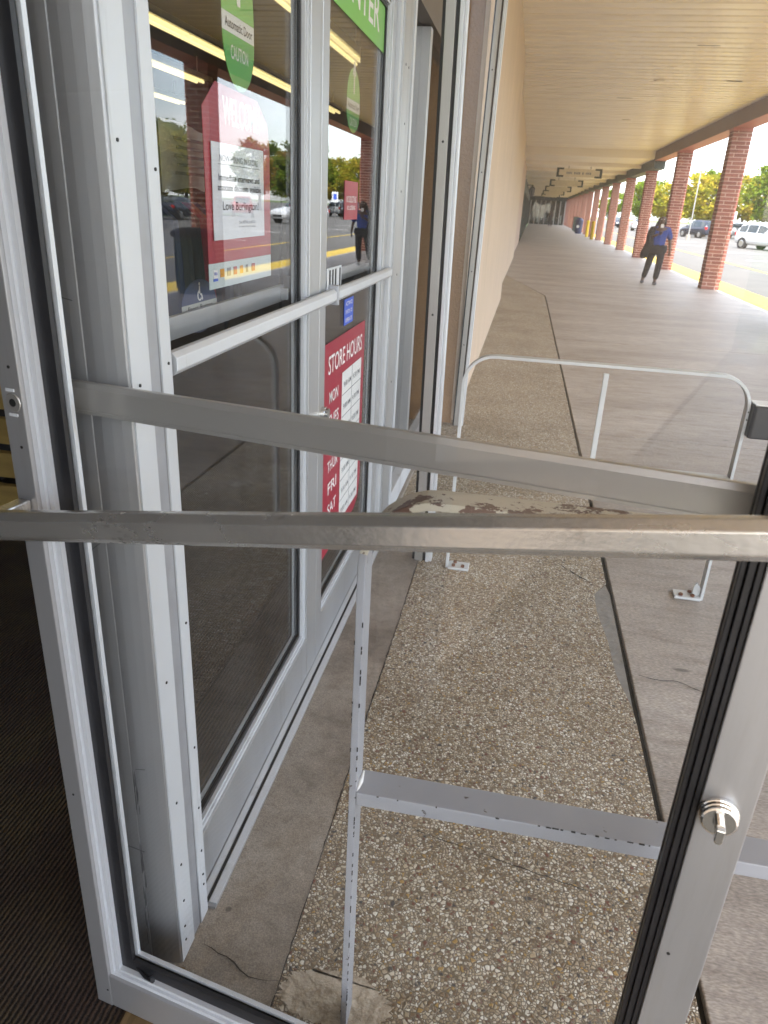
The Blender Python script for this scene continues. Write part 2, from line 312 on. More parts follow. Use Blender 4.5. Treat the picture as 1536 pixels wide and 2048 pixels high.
M['yellow_paint'] = basic('yellow_paint', (0.60, 0.41, 0.018), 0.6, 0, 0.12, 8, 0.1, 80, dirt=(0.38, 0.29, 0.07), dirt_at=(0.6, 0.75), dscale=5)
M['white_paint'] = basic('white_road_paint', (0.75, 0.74, 0.70), 0.7, 0, 0.1, 5)
M['soffit'] = basic('cream_soffit_paint', (0.83, 0.755, 0.66), 0.30, 0, 0.05, 2.0, 0.02, 30, rvar=0.05)
M['soffit_b'] = basic('cream_soffit_paint_dull', (0.79, 0.715, 0.62), 0.34, 0, 0.07, 2.0, 0.02, 30, rvar=0.05)
M['soffit_smooth'] = basic('cream_ceiling', (0.82, 0.75, 0.66), 0.5, 0, 0.05, 1.0)
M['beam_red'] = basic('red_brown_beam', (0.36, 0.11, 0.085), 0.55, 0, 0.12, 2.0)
M['beam_brown'] = basic('beam_side_shade_brown', (0.13, 0.08, 0.065), 0.55, 0, 0.15, 2.0)
M['beam_dark'] = basic('dark_green_fascia', (0.03, 0.05, 0.045), 0.6, 0, 0.2, 2.0)
M['brick'] = basic('red_brick', (0.235, 0.085, 0.062), 0.85, 0, 0.28, 9.0, 0.5, 90)
M['brick2'] = basic('dark_red_brick', (0.19, 0.06, 0.045), 0.85, 0, 0.28, 9.0, 0.5, 90)
M['mortar'] = basic('pink_mortar', (0.58, 0.44, 0.38), 0.9, 0, 0.12, 20.0)
M['brick_far'] = brick_mat('far_brick', (0.24, 0.075, 0.052), (0.18, 0.055, 0.04), (0.36, 0.25, 0.21))
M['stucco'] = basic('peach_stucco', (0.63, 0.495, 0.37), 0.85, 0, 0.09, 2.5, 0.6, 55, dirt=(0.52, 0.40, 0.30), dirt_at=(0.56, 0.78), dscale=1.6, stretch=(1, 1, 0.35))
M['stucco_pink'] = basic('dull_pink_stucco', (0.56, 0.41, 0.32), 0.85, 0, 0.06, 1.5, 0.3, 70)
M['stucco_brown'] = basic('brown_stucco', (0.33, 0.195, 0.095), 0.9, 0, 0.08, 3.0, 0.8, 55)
M['brown_metal'] = basic('bronze_header', (0.15, 0.12, 0.10), 0.45, 0.4, 0.1, 3.0)
M['roof'] = basic('roof', (0.3, 0.28, 0.26), 0.9)
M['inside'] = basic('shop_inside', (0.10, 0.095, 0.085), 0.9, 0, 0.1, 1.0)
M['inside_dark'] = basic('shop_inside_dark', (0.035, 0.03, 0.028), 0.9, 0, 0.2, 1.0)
M['tube'] = flat('lit_tube', (1, 0.95, 0.7), 0.5, 0, (1.0, 0.80, 0.36), 0.34)
M['white_metal'] = basic('white_enamel', (0.7, 0.68, 0.62), 0.4)
M['rail_paint'] = chipped_mat('chipped_grey_paint', (0.34, 0.35, 0.38), (0.10, 0.085, 0.08), (0.655, 0.665), 38.0, (1, 1, 1), 0.4)
M['rail_paint_far'] = chipped_mat('pale_grey_rail_paint', (0.60, 0.63, 0.64), (0.13, 0.10, 0.09), (0.70, 0.71), 30.0, (1, 1, 1), 0.38)
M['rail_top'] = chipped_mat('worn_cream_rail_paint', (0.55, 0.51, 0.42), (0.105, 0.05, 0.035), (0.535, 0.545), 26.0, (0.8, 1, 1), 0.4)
M['rust'] = basic('rusty_bolt', (0.14, 0.055, 0.03), 0.9, 0.2, 0.4, 60, 0.5, 120)
M['rust_plate'] = basic('rusty_brass_plate', (0.20, 0.13, 0.06), 0.6, 0.3, 0.4, 30, 0.4, 80, (1, 0.2, 1))
M['black_plastic'] = basic('black_plastic', (0.014, 0.015, 0.018), 0.32, 0, 0.15, 8.0)
M['white_plastic'] = flat('white_plastic', (0.8, 0.8, 0.78), 0.3)
M['sign_red'] = basic('sign_red', (0.36, 0.012, 0.04), 0.35, 0, 0.06, 8)
M['sign_green'] = basic('sign_green', (0.20, 0.52, 0.10), 0.4, 0, 0.05, 6)
M['sign_green_d'] = basic('sign_dark_green', (0.07, 0.38, 0.05), 0.4, 0, 0.05, 6)
M['sign_white'] = basic('sign_white', (0.74, 0.75, 0.74), 0.5, 0, 0.04, 6)
M['sign_grey'] = basic('sign_pale_blue', (0.58, 0.66, 0.68), 0.5, 0, 0.04, 6)
M['paper'] = basic('laminated_paper', (0.76, 0.80, 0.88), 0.22, 0, 0.06, 10, 0.05, 30, (1, 1, 0.3))
M['paper_old'] = basic('old_paper', (0.50, 0.50, 0.45), 0.6, 0, 0.08, 6)
M['ink'] = flat('black_ink', (0.03, 0.03, 0.035), 0.6)
M['ink_grey'] = flat('grey_ink', (0.22, 0.23, 0.25), 0.6)
M['white_ink'] = flat('white_ink', (0.82, 0.80, 0.79), 0.5)
M['blue'] = flat('label_blue', (0.05, 0.12, 0.62), 0.5)
M['navy'] = flat('navy_blue', (0.035, 0.055, 0.14), 0.5)
M['orange'] = flat('card_orange', (0.75, 0.35, 0.03), 0.5)
M['cream_sign'] = basic('cream_sign', (0.68, 0.60, 0.46), 0.5)
M['pallet'] = basic('yellow_wood', (0.48, 0.33, 0.11), 0.7, 0, 0.2, 3, 0.2, 40, (1, 0.3, 6))
M['bark'] = basic('bark', (0.10, 0.08, 0.06), 0.9, 0, 0.3, 12, 0.8, 30)
M['grass'] = basic('grass', (0.10, 0.15, 0.03), 0.95, 0, 0.3, 2)
M['leaf_green'] = leaf_mat('leaf_green', (0.055, 0.11, 0.014), (0.13, 0.19, 0.02), (0.27, 0.27, 0.03))
M['leaf_yellow'] = leaf_mat('leaf_yellow', (0.13, 0.17, 0.02), (0.32, 0.29, 0.03), (0.42, 0.29, 0.04))
M['leaf_orange'] = leaf_mat('leaf_orange', (0.13, 0.14, 0.02), (0.25, 0.19, 0.03), (0.33, 0.14, 0.03))
def paint(name, c): return flat(name, c, 0.22, 0.25)
M['car_white'] = paint('white_car_paint', (0.72, 0.73, 0.74)); M['car_dark'] = paint('dark_blue_car_paint', (0.025, 0.032, 0.05)); M['car_silver'] = paint('silver_car_paint', (0.42, 0.44, 0.46))
M['car_red'] = paint('red_car_paint', (0.30, 0.02, 0.025)); M['car_teal'] = paint('grey_teal_car_paint', (0.07, 0.12, 0.15))
M['car_glass'] = flat('car_glass', (0.02, 0.03, 0.035), 0.06, 0.0); M['tyre'] = flat('tyre', (0.015, 0.015, 0.016), 0.85); M['rim'] = flat('rim', (0.55, 0.56, 0.57), 0.3, 0.9)
M['lamp_w'] = flat('headlamp', (0.8, 0.82, 0.85), 0.1, 0.3); M['lamp_r'] = flat('tail_lamp', (0.45, 0.01, 0.01), 0.2)
M['skin'] = basic('dark_brown_skin', (0.085, 0.045, 0.030), 0.5, 0, 0.1, 8); M['hair'] = basic('black_hair', (0.012, 0.010, 0.010), 0.6, 0, 0.3, 40, 0.6, 90)
M['shirt'] = basic('royal_blue_cotton', (0.022, 0.05, 0.235), 0.85, 0, 0.15, 9, 0.4, 14); M['black_cloth'] = basic('black_cloth', (0.011, 0.011, 0.015), 0.9, 0, 0.3, 12, 0.5, 14)
M['white_cloth'] = flat('white_cloth', (0.7, 0.7, 0.7), 0.8); M['shoe'] = flat('grey_shoe', (0.10, 0.10, 0.11), 0.7); M['grey_cloth'] = flat('charcoal_cloth', (0.03, 0.03, 0.035), 0.9)

# ------------------------------------------------------------------ ground
G = 0.0
o = struct(box('parking_lot', M['asphalt'], None, 4.70, 160, -60, 320, -0.6, -0.15))
ground = struct(box('ground', M['grass'], None, -60, 400, -120, 700, -0.9, -0.62))
JX0, JX1 = 0.530, 0.413         # the dark joint drifts from x=.53 at y=1.6 to .413 at y=15.2
def jx(y): return JX0 + (JX1-JX0)*(y-1.6)/13.6
walk = MB(); ys = [-9.0, -3.2, 1.0, 5.42, 9.8, 14.2]
walk_o = struct(box('walkway', M['seal'], None, -0.57, 4.5, -9, 118, -0.5, -0.022))
g = 0.006
for i in range(len(ys)-1):
    a, b = ys[i]+g, ys[i+1]-g
    p = MB().prism([(jx(a)+0.009, a), (4.498, a), (4.498, b), (jx(b)+0.009, b)], -0.022, 0.0, 'z')
    p.build('slab', M['concrete'], walk_o, bevel=0.004)
p = MB().prism([(jx(15.06)+0.006, 15.06), (jx(14.2)+0.009, 14.2+g), (4.498, 14.2+g), (4.498, 24.2), (-0.56, 24.2), (-0.56, 19.712)], -0.022, 0.0, 'z'); p.build('slab', M['concrete'], walk_o)
yy = 24.2
while yy < 117:
    MB().box(-0.56, 4.498, yy+g, yy+9.0-g, -0.022, 0.0).build('slab', M['concrete'], walk_o); yy += 9.0
agg = MB().prism([(-0.331, 0.2), (jx(0.2)-0.009, 0.2), (jx(2.0)-0.009, 2.0), (jx(2.06)-0.014, 2.10), (jx(2.3)-0.045, 2.28), (jx(2.5)-0.052, 2.5), (jx(2.7)-0.075, 2.72), (jx(2.86)-0.072, 2.88), (jx(2.95)-0.012, 2.99), (jx(8)-0.009, 8.0), (jx(15)-0.009, 15.05), (-0.56, 19.7), (-0.56, 3.32), (-0.331, 3.30)], -0.022, 0.001, 'z')
struct(agg.build('aggregate_path', M['aggregate'], None))
# broken edge filled with grey mortar, beside the joint
fill = MB().prism([(jx(2.02)-0.010, 2.03), (jx(2.06)-0.015, 2.10), (jx(2.3)-0.046, 2.28), (jx(2.5)-0.053, 2.5), (jx(2.7)-0.076, 2.72), (jx(2.86)-0.073, 2.88), (jx(2.95)-0.014, 2.98), (jx(2.9)-0.004, 2.9), (jx(2.5)-0.006, 2.5)], -0.02, -0.006, 'z')
tag(fill.build('mortar_repair', M['patch_grey'], None), 'broken grey mortar strip filling the chipped edge beside the dark floor joint', 'repair patch')
bord = struct(MB().prism([(-0.605, 0.15), (-0.333, 0.15), (-0.333, 3.30), (-0.605, 3.30)], -0.022, 0.002, 'z').build('border_slab', M['concrete_border'], None))
def crack(pts, w, name, parent, z=0.0045, wob=0.004, seed=1, mat='crack'):
    rr = random.Random(seed); mb = MB(); P = []
    for i in range(len(pts)-1):
        a, b = Vector((*pts[i], 0)), Vector((*pts[i+1], 0)); n = max(2, int((b-a).length/0.018))
        for k in range(n): P.append(a.lerp(b, k/n) + Vector((rr.uniform(-wob, wob), rr.uniform(-wob, wob), 0)))
    P.append(Vector((*pts[-1], 0))); L = []; Rr = []
    for i, q in enumerate(P):
        d = (P[min(i+1, len(P)-1)]-P[max(i-1, 0)]).normalized(); nrm = Vector((-d.y, d.x, 0)); ww = w*rr.uniform(0.25, 1.0)*(0.3+0.7*math.sin(math.pi*(i+0.5)/len(P)))
        L.append((q+nrm*ww).to_tuple()[:2]+(z,)); Rr.append((q-nrm*ww).to_tuple()[:2]+(z,))
    mb.v = L+Rr; n = len(P)
    for i in range(n-1): mb.f.append((i, i+1, n+i+1, n+i)); mb.mi.append(0)
    return mb.build(name, M[mat], parent)
crack([(-0.525, 1.02), (-0.50, 1.0), (-0.44, 0.985), (-0.40, 0.955), (-0.333, 0.965)], 0.0022, 'crack', bord, 0.0042, seed=2)
crack([(-0.333, 0.7), (-0.332, 1.2), (-0.334, 1.8), (-0.331, 2.4), (-0.334, 3.2)], 0.0022, 'crack', bord, 0.0042, 0.0018, seed=3)
crack([(0.56, 2.30), (0.62, 2.28), (0.68, 2.295), (0.76, 2.25), (0.9, 2.24)], 0.003, 'crack', walk_o, 0.003, seed=4)
crack([(0.30, 3.12), (0.36, 3.05), (0.40, 3.01), (0.44, 2.97)], 0.006, 'crack', walk_o, 0.0035, seed=5)
crack([(-0.30, 1.48), (-0.10, 1.42), (0.12, 1.375), (0.35, 1.33), (0.52, 1.30)], 0.0016, 'crack', walk_o, 0.0035, 0.002, seed=6)
crack([(0.40, 0.93), (0.43, 1.05), (0.47, 1.12), (0.50, 1.22)], 0.004, 'crack', walk_o, 0.0035, seed=8)
# cream mortar patch under the near rail post
def blob(cx, cy, rx, ry, n, seed, jit=0.25):
    rr = random.Random(seed); return [(cx+rx*math.cos(2*math.pi*k/n)*(1+rr.uniform(-jit, jit)), cy+ry*math.sin(2*math.pi*k/n)*(1+rr.uniform(-jit, jit))) for k in range(n)]
mb = MB().prism(blob(-0.215, 0.955, 0.115, 0.055, 90, 5, 0.10), -0.01, 0.0045, 'z')
tag(mb.build('mortar_patch', M['patch'], None, bevel=0.003), 'rough cream mortar patch around the foot of the near guard rail', 'mortar patch')
# yellow kerb and lane paint
kerb = thing('kerb', 'bright yellow painted kerb running along the brick columns', 'kerb', (4.5, 12, -0.15))
for i in range(18):
    MB().box(4.502, 4.70, -8+6*i+0.005, -8+6*(i+1)-0.005, -0.4, 0.0).build('kerb_stone', M['yellow_paint'], kerb, bevel=0.012)
struct(box('lane_paint', M['yellow_paint'], None, 4.70, 5.75, -8, 100, -0.152, -0.146))
struct(box('lane_line', M['yellow_paint'], None, 8.45, 8.60, -8, 100, -0.152, -0.146))
for k in range(5):
    struct(box('lane_mark', M['white_paint'], None, 10.2+0.0*k, 13.2, 30+9*k, 30.14+9*k, -0.152, -0.146))

# ------------------------------------------------------------------ canopy
RIB = 0.30; SZ = 3.72
sof = struct(box('soffit', M['soffit_smooth'], None, -0.54, 4.5, -3.2, 30.5, SZ+0.035, SZ+0.06))  # unseen canopy end stops short behind the camera to let skylight onto near paving
rib = MB().loft([[(x, 0.0, SZ+0.028), (x, 0.010, SZ+0.026), (x, 0.024, SZ), (x, 0.10, SZ-0.003), (x, RIB-0.06, SZ+0.001), (x, RIB-0.02, SZ+0.026), (x, RIB-0.001, SZ+0.03), (x, RIB-0.001, SZ+0.034), (x, 0, SZ+0.034)] for x in (-0.535, 4.098)])
rib_mes = [rib.mesh('soffit_panel', M[q_], (0, 0, 0)) for q_ in ('soffit', 'soffit_b', 'soffit')]
k = 0
while -3.1+RIB*k < 30.2:
    po = bpy.data.objects.new('soffit_panel', rib_mes[k % 3 if k % 7 else 1]); COL.objects.link(po); po.parent = sof; po.location = (0, -3.1+RIB*k, random.uniform(-0.004, 0.003)); k += 1
for (x, y) in ((1.7, 9.3), (1.9, 15.3), (2.0, 21.3)):
    cv = MB().tube([(x, y, SZ-0.0045), (x, y, SZ-0.02), (x, y, SZ-0.03)], [0.10, 0.10, 0.07], 20).build('junction_cover', M['soffit_b'], sof)
for (x, y, w_) in ((1.95, 12.3, 0.30), (2.6, 10.6, 0.22), (1.4, 17.5, 0.3), (3.0, 15.2, 0.25), (1.2, 8.2, 0.2)): box('drain_slot', M['inside'], sof, x, x+w_, y, y+0.03, SZ-0.008, SZ-0.0045)
struct(box('canopy_roof', M['roof'], None, -0.54, 4.498, -3.2, 118, SZ+0.065, 4.25))
struct(box('building_roof', M['roof'], None, -30, -0.545, -40, 118, 3.8, 4.4))
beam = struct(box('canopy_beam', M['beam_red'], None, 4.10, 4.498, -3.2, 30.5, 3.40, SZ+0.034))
box('beam_side', M['beam_brown'], beam, 4.094, 4.0995, -3.2, 30.5, 3.405, SZ+0.03)  # darker colour holds the side's shade against the bounce-lit underside
blk = struct(box('ceiling_bulkhead', M['soffit_smooth'], None, -0.64, 4.09, 30.52, 30.7, 3.455, SZ+0.05))
low = struct(box('low_ceiling', M['soffit_smooth'], None, -0.9, 4.09, 30.72, 117, 3.46, 3.52))
yy = 34.0
while yy < 112:
    box('ceiling_beam', M['soffit_smooth'], low, -0.9, 4.09, yy, yy+0.35, 3.32, 3.458); yy += 5.2
struct(box('canopy_beam', M['beam_dark'], None, 4.10, 4.498, 30.52, 117, 3.14, SZ+0.034))

# ------------------------------------------------------------------ brick columns
ORD = ['nearest', 'second nearest', 'third', 'fourth', 'fifth', 'sixth', 'seventh', 'eighth', 'ninth', 'tenth', 'eleventh', 'twelfth', 'thirteenth', 'fourteenth', 'fifteenth', 'sixteenth']
CX0, CW = 4.10, 0.40; CRS = 0.0805
bl = 0.288; bw = 0.0945; bh = 0.066
def brick_mesh(m_): return MB().box(0, bl, 0, bw, 0, bh).mesh('brick', m_)
bmeshes = [brick_mesh(M['brick']), brick_mesh(M['brick2'])]
def column(y0, label, bricks, top=3.40):
    t = thing('brick_column', label, 'column', (CX0+CW/2, y0+CW/2, 0), 0, 'brick columns along the kerb')
    if not bricks:
        MB().box(CX0, CX0+CW, y0, y0+CW, 0, top).build('shaft', M['brick_far'], t)
    else:
        MB().box(CX0+0.008, CX0+CW-0.008, y0+0.008, y0+CW-0.008, 0, top).build('mortar_core', M['mortar'], t)
        n = int(top/CRS)
        for c in range(n):
            z = 0.006+c*CRS
            for s_ in range(4):
                b = bpy.data.objects.new('brick', random.choice(bmeshes)); COL.objects.link(b); b.parent = t
                h = CW/2; j = random.uniform(-0.002, 0.002)
                if c % 2 == 0: px, py = (-h+0.001, -h)           # pinwheel, turned the other way each course
                else: px, py = (h-0.001-bl, -h)
                q = Matrix.Rotation(s_*math.pi/2, 4, 'Z') @ Matrix.Translation((px, py+j, z))
                b.matrix_local = q
    box('cap_block', M['beam_red'], t, CX0-0.012, CX0+CW-0.003, y0-0.012, y0+CW+0.012, top-0.06, top-0.002)
    return t
column(12.5, 'red brick column just outside the right edge, seen only mirrored in the door glass', False)
for i in range(15):
    y0 = 19.0+6.5*i
    column(y0, ('red brick column standing %s to the viewer in the row along the kerb' % ORD[i]) if i < 2 else 'red brick column, %s from the viewer in the row along the kerb' % ORD[i], i < 3, 3.40 if y0 < 30 else 3.14)

# ------------------------------------------------------------------ facade beyond the doors
w1 = thing('stucco_wall', None, None, (-0.6, 9, 0))
for (a_, b_) in ((5.42, 8.2), (8.206, 11.0), (11.006, 13.9)): box('stucco_panel', M['stucco'], w1, -0.80, -0.405, a_, b_, 0, SZ+0.02, 0.003)
box('wall_core', M['stucco_brown'], w1, -0.78, -0.412, 5.45, 13.88, 0, SZ+0.01)
tag(w1, 'long peach stucco wall panel just beyond the storefront', 'wall')
w2 = MB().box(-0.90, -0.455, 13.92, 15.6, 0, SZ+0.02); tag(w2.build('stucco_wall', M['stucco_pink'], None), 'narrow dull pink stucco pier between two peach wall panels', 'wall')
w3 = MB().box(-0.95, -0.50, 15.62, 27.0, 0, SZ+0.02); tag(w3.build('stucco_wall', M['stucco'], None), 'peach stucco wall panel after the narrow pink pier', 'wall')
w4 = MB().box(-1.0, -0.565, 27.02, 40.0, 0, SZ+0.02); tag(w4.build('stucco_wall', M['stucco_pink'], None), 'farthest pinkish stucco wall panel before the dark shopfronts', 'wall')
dk = 40.02
for i in range(7):
    t = thing('shop_front', 'dark green far shop front along the left wall, %s from the viewer' % ORD[i].replace('nearest', 'first').replace('second first', 'second'), 'shop front', (-0.7, dk+5, 0), 0, 'dark far shop fronts on the left')
    box('wall', M['beam_dark'], t, -1.2, -0.66, dk, dk+10, 2.5, 3.45)
    for k in range(4): box('pier', M['beam_dark'], t, -1.0, -0.60+0.02*(k % 2), dk+3.3*k, dk+3.3*k+0.25 if k < 3 else dk+10, 0, 2.5)
    box('pane', M['car_glass'], t, -0.9, -0.82, dk+0.25, dk+9.9, 0.1, 2.5)
    dk += 10.02
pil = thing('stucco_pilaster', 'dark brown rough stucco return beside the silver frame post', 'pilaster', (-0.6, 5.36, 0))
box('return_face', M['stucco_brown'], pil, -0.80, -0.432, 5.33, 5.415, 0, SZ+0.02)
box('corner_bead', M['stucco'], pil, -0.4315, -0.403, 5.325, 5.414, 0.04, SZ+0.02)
def frame_post(name, label, x, y, s_, lean, h=3.70):
    t = thing(name, label, 'post', (x, y, 0)); t.rotation_euler = (0, lean, 0)
    box('face_plate', M['alu_dark'], t, 0, 0.036*s_, 0, 0.05, 0, h, 0.002, True)
    box('back_edge', M['screw'], t, -0.012*s_, -0.001, 0.012, 0.05, 0, h, 0, True)
    box('gasket', M['rubber'], t, 0.0365*s_, 0.050*s_, 0.010, 0.05, 0, h, 0, True)
    box('edge_channel', M['alu_light'], t, 0.0505*s_, 0.066*s_, -0.004, 0.05, 0, h, 0.002, True)
    box('edge_lip', M['alu_light'], t, 0.0665*s_, 0.078*s_, 0.006, 0.05, 0, h, 0.002, True)
    for z in (0.6, 1.1, 1.72, 2.3):
        MB().disc((0.018*s_, -0.001, z), (0, 1, 0), 0.0045, 0.004, 10).build('screw', M['screw'], t, True)
    return t
frame_post('frame_post', 'tall silver frame post with black gasket standing by the far guard rail', -0.352, 2.975, 1.0, -R(0.75))
frame_post('frame_post', 'tall grey frame post at the corner of the brown stucco return', -0.400, 5.27, 0.85, R(0.75), 3.6)

# ------------------------------------------------------------------ storefront: jamb, doors, sidelight, header
jamb = thing('door_jamb', 'wide grey metal door jamb with screws between exit and entrance doors', 'door jamb', (-0.6, 1.02, 0))
prof = [(-0.545, 1.088), (-0.545, 1.053), (-0.5485, 1.0525), (-0.5485, 1.0165), (-0.545, 1.016), (-0.545, 0.960), (-0.5475, 0.957), (-0.562, 0.9545), (-0.578, 0.9530), (-0.594, 0.9530), (-0.6085, 0.9545), (-0.6086, 0.9560), (-0.6102, 0.9560), (-0.6103, 0.9545), (-0.625, 0.9530), (-0.642, 0.9535), (-0.660, 0.957), (-0.70, 0.957), (-0.70, 1.088)]
MB().prism(prof, 0.0025, 2.258, 'z').build('jamb_casing', M['alu_stile'], jamb, bevel=0.0016)
box('outer_face', M['alu_light'], jamb, -0.5449, -0.5425, 0.9595, 1.0155, 0.004, 2.25)
box('outer_face', M['alu_light'], jamb, -0.5449, -0.5425, 1.0535, 1.0875, 0.004, 2.25)
box('groove_strip', M['groove'], jamb, -0.5484, -0.5455, 1.0185, 1.0505, 0.004, 2.25)
for (yy, z) in ((0.975, 1.56), (0.98, 1.235), (0.985, 0.70), (0.985, 0.42), (0.983, 0.26), (0.982, 0.16), (0.978, 0.09), (0.978, 0.05), (1.075, 1.53), (1.075, 1.25), (1.073, 0.97), (1.074, 0.77), (1.074, 0.48), (1.075, 0.32), (1.074, 0.2), (1.074, 0.13), (1.074, 0.1)):
    MB().disc((-0.5424, yy, z), (1, 0, 0), 0.0026, 0.0016, 10).build('screw', M['screw'], jamb)
mb = MB()
rr = random.Random(3)
for k in range(26):
    g_ = k % 3; x0 = (-0.603, -0.607, -0.611)[g_]+rr.gauss(0, 0.0018); z0 = ((0.40, 0.09), (0.21, 0.08), (0.04, 0.14))[g_]; z0 = z0[0]+rr.uniform(0, z0[1]); ln = rr.uniform(0.02, 0.06); w = rr.uniform(0.0006, 0.0022)
    mb.prism([(x0-w/2, z0), (x0+w/2, z0+0.003), (x0+w*0.9, z0+ln*0.5), (x0+w*0.2, z0+ln), (x0-w*0.4, z0+ln*0.7)], 0.9515, 0.9524, 'y')
for (x0, z0, dx, dz) in ((-0.65, 0.325, 0.05, -0.012), (-0.60, 0.52, 0.02, 0.002), (-0.64, 0.96, 0.035, 0.03), (-0.648, 1.36, 0.03, -0.006)):
    mb.prism([(x0, z0), (x0+dx, z0+dz), (x0+dx, z0+dz+0.0016), (x0, z0+0.0012)], 0.9515, 0.9524, 'y')
mb.build('scuff_mark', M['scuff'], jamb)

def glass_door(name, label, loc, rot, W, H, sl, sr, rb, beads=2, gl=0.026, plain_right=False):
    """local x along the leaf, local y from the face seen (0) to the other face (.045)"""
    t = thing(name, label, 'door', loc, rot)
    rt = 0.08; d = 0.045
    sm = M['alu_stile'] if plain_right else M['alu']
    box('stile', sm, t, 0, sl, 0, d, 0.01, H, 0.0015, True)
    box('stile', sm, t, W-sr, W, 0, d, 0.01, H, 0.0015, True)
    box('bottom_rail', sm, t, sl+0.0006, W-sr-0.0006, 0.0006, d-0.0006, 0.012, rb, 0.0015, True)
    box('top_rail', M['alu'], t, sl+0.0006, W-sr-0.0006, 0.0006, d-0.0006, H-rt, H, 0.0015, True)
    x0, x1, z0, z1 = sl, W-sr, rb, H-rt
    def ring(nm, mat, a, b, t0, t1):
        q = MB(); q.box(x0+a, x0+b, t0, t1, z0+a, z1-a)
        if not plain_right: q.box(x1-b, x1-a, t0, t1, z0+a, z1-a)
        e = x1-b if not plain_right else x1-0.0215
        q.box(x0+b, e, t0, t1, z0+a, z0+b); q.box(x0+b, e, t0, t1, z1-b, z1-a)
        return q.build(nm, mat, t, True)
    ring('glazing_bead', M['alu_light'], 0.0004, 0.009, 0.007, d-0.003)
    ring('glazing_bead', M['alu_light'], 0.0095, 0.0125, 0.0125, d-0.004)
    ring('glazing_bead', M['alu_light'], 0.013, 0.020, 0.0105, d-0.004)
    ring('gasket', M['rubber'], 0.0203, 0.0203+gl, 0.019, 0.0270)
    ring('gasket', M['rubber'], 0.0203, 0.0203+gl-0.006, 0.0335, 0.041)
    ring('outer_bead', M['alu_light'], 0.0203+gl-0.0055, 0.0203+gl+0.002, 0.0335, 0.041)
    if plain_right:
        q = MB(); q.box(x1-0.0065, x1-0.0004, 0.004, d-0.003, z0, z1); q.box(x1-0.0145, x1-0.007, 0.0075, 0.027, z0, z1); q.box(x1-0.021, x1-0.015, 0.012, 0.027, z0, z1); q.box(x1-0.021, x1-0.007, 0.0335, d-0.003, z0, z1)
        q.build('gasket', M['rubber'], t, True, bevel=0.001)
    box('glass', M['glass'], t, x0+0.015, x1-0.015, 0.0275, 0.0330, z0+0.015, z1-0.015, 0, True)
    return t
def oct_bar(cy, cz, hd, hh):
    c = hd*0.62; e = hh*0.45
    return [(cy-hd, cz-hh+e), (cy-hd, cz+hh-e), (cy-hd+c, cz+hh), (cy+hd-c, cz+hh), (cy+hd, cz+hh-e), (cy+hd, cz-hh+e), (cy+hd-c, cz-hh), (cy-hd+c, cz-hh)]
DH = 2.25
da = glass_door('exit_door', 'open glass exit door with aluminium frame in the foreground, thumb-turn lock at right', (-0.671, 0.847, 0), math.atan2(-0.1708, 0.9853), 1.0, DH, 0.035, 0.054, 0.096, plain_right=True)
def zb(s_): return 1.081+0.187*(s_-0.035)
mb = MB(); mb.loft([[(s_, p[0], p[1]) for p in oct_bar(-0.062, zb(s_), 0.014, 0.0205)] for s_ in (0.004, 0.25, 0.5, 0.75, 0.985)])
pbar = mb.build('push_bar', M['alu_bar'], da, True, bevel=0.0015)
for s_ in (0.014, 0.972): MB().box(s_-0.010, s_+0.010, -0.0475, -0.0005, zb(s_)-0.016, zb(s_)+0.016).build('bar_bracket', M['alu_bar'], pbar, True, bevel=0.002)
plb = [(0.082, 1.203), (0.082, 1.240), (0.086, 1.248), (0.094, 1.248), (0.098, 1.240), (0.098, 1.203)]
pull = MB().prism(plb, 0.012, 0.972, 'x').build('pull_bar', M['alu_flat'], da, True, bevel=0.001)
box('bar_lip', M['alu_flat'], pull, 0.012, 0.972, 0.0800, 0.0815, 1.2035, 1.2085, 0, True)
for s_ in (0.022, 0.958): MB().box(s_-0.010, s_+0.010, 0.0455, 0.0795, 1.207, 1.242).build('bar_bracket', M['alu_flat'], pull, True)
lock = MB(); LC = (0.9665, 0.892)
lock.tube([(LC[0], -0.0005, LC[1]), (LC[0], -0.005, LC[1]), (LC[0], -0.006, LC[1]), (LC[0], -0.010, LC[1]), (LC[0], -0.011, LC[1]), (LC[0], -0.016, LC[1]), (LC[0], -0.017, LC[1])], [0.0215, 0.0215, 0.0195, 0.0205, 0.0185, 0.0195, 0.017], 28)
lk = lock.build('lock_cylinder', M['chrome'], da, True, bevel=0.0004)
MB().tube([(LC[0], -0.0172, LC[1]), (LC[0], -0.026, LC[1])], 0.0055, 14).build('thumb_stem', M['chrome'], lk, True)
MB().loft([[(LC[0]+x*0.9, y, LC[1]+z) for (x, z) in ((-0.0052, 0.006), (0.0052, 0.006), (0.0052, -0.010), (0.003, -0.0135), (-0.003, -0.0135), (-0.0052, -0.010))] for y in (-0.0262, -0.036)]).build('thumb_turn', M['chrome'], lk, True, bevel=0.001)
MB().disc((0.958, -0.0008, 0.656), (0, 1, 0), 0.0022, 0.002, 10).build('screw', M['screw'], da, True)
for (s_, z) in ((0.020, 1.28), (0.022, 1.17), (0.018, 0.55), (0.029, 0.055)): MB().disc((s_, -0.0008, z), (0, 1, 0), 0.0022, 0.002, 10).build('screw', M['screw'], da, True)
q = MB(); q.tube([(0.019, -0.0001, 1.232), (0.019, -0.0012, 1.232), (0.019, -0.0008, 1.232)], [0.013, 0.012, 0.009], 20); q.build('dimple', M['alu_dark'], da, True)
MB().disc((0.019, -0.0016, 1.232), (0, 1, 0), 0.0055, 0.003, 14).build('plug', M['screw'], da, True)
for dz in (0.017, -0.017): MB().box(0.010, 0.024, -0.0014, -0.0001, 1.232+dz-0.002, 1.232+dz+0.002).build('scratch_mark', M['alu_light'], da, True)
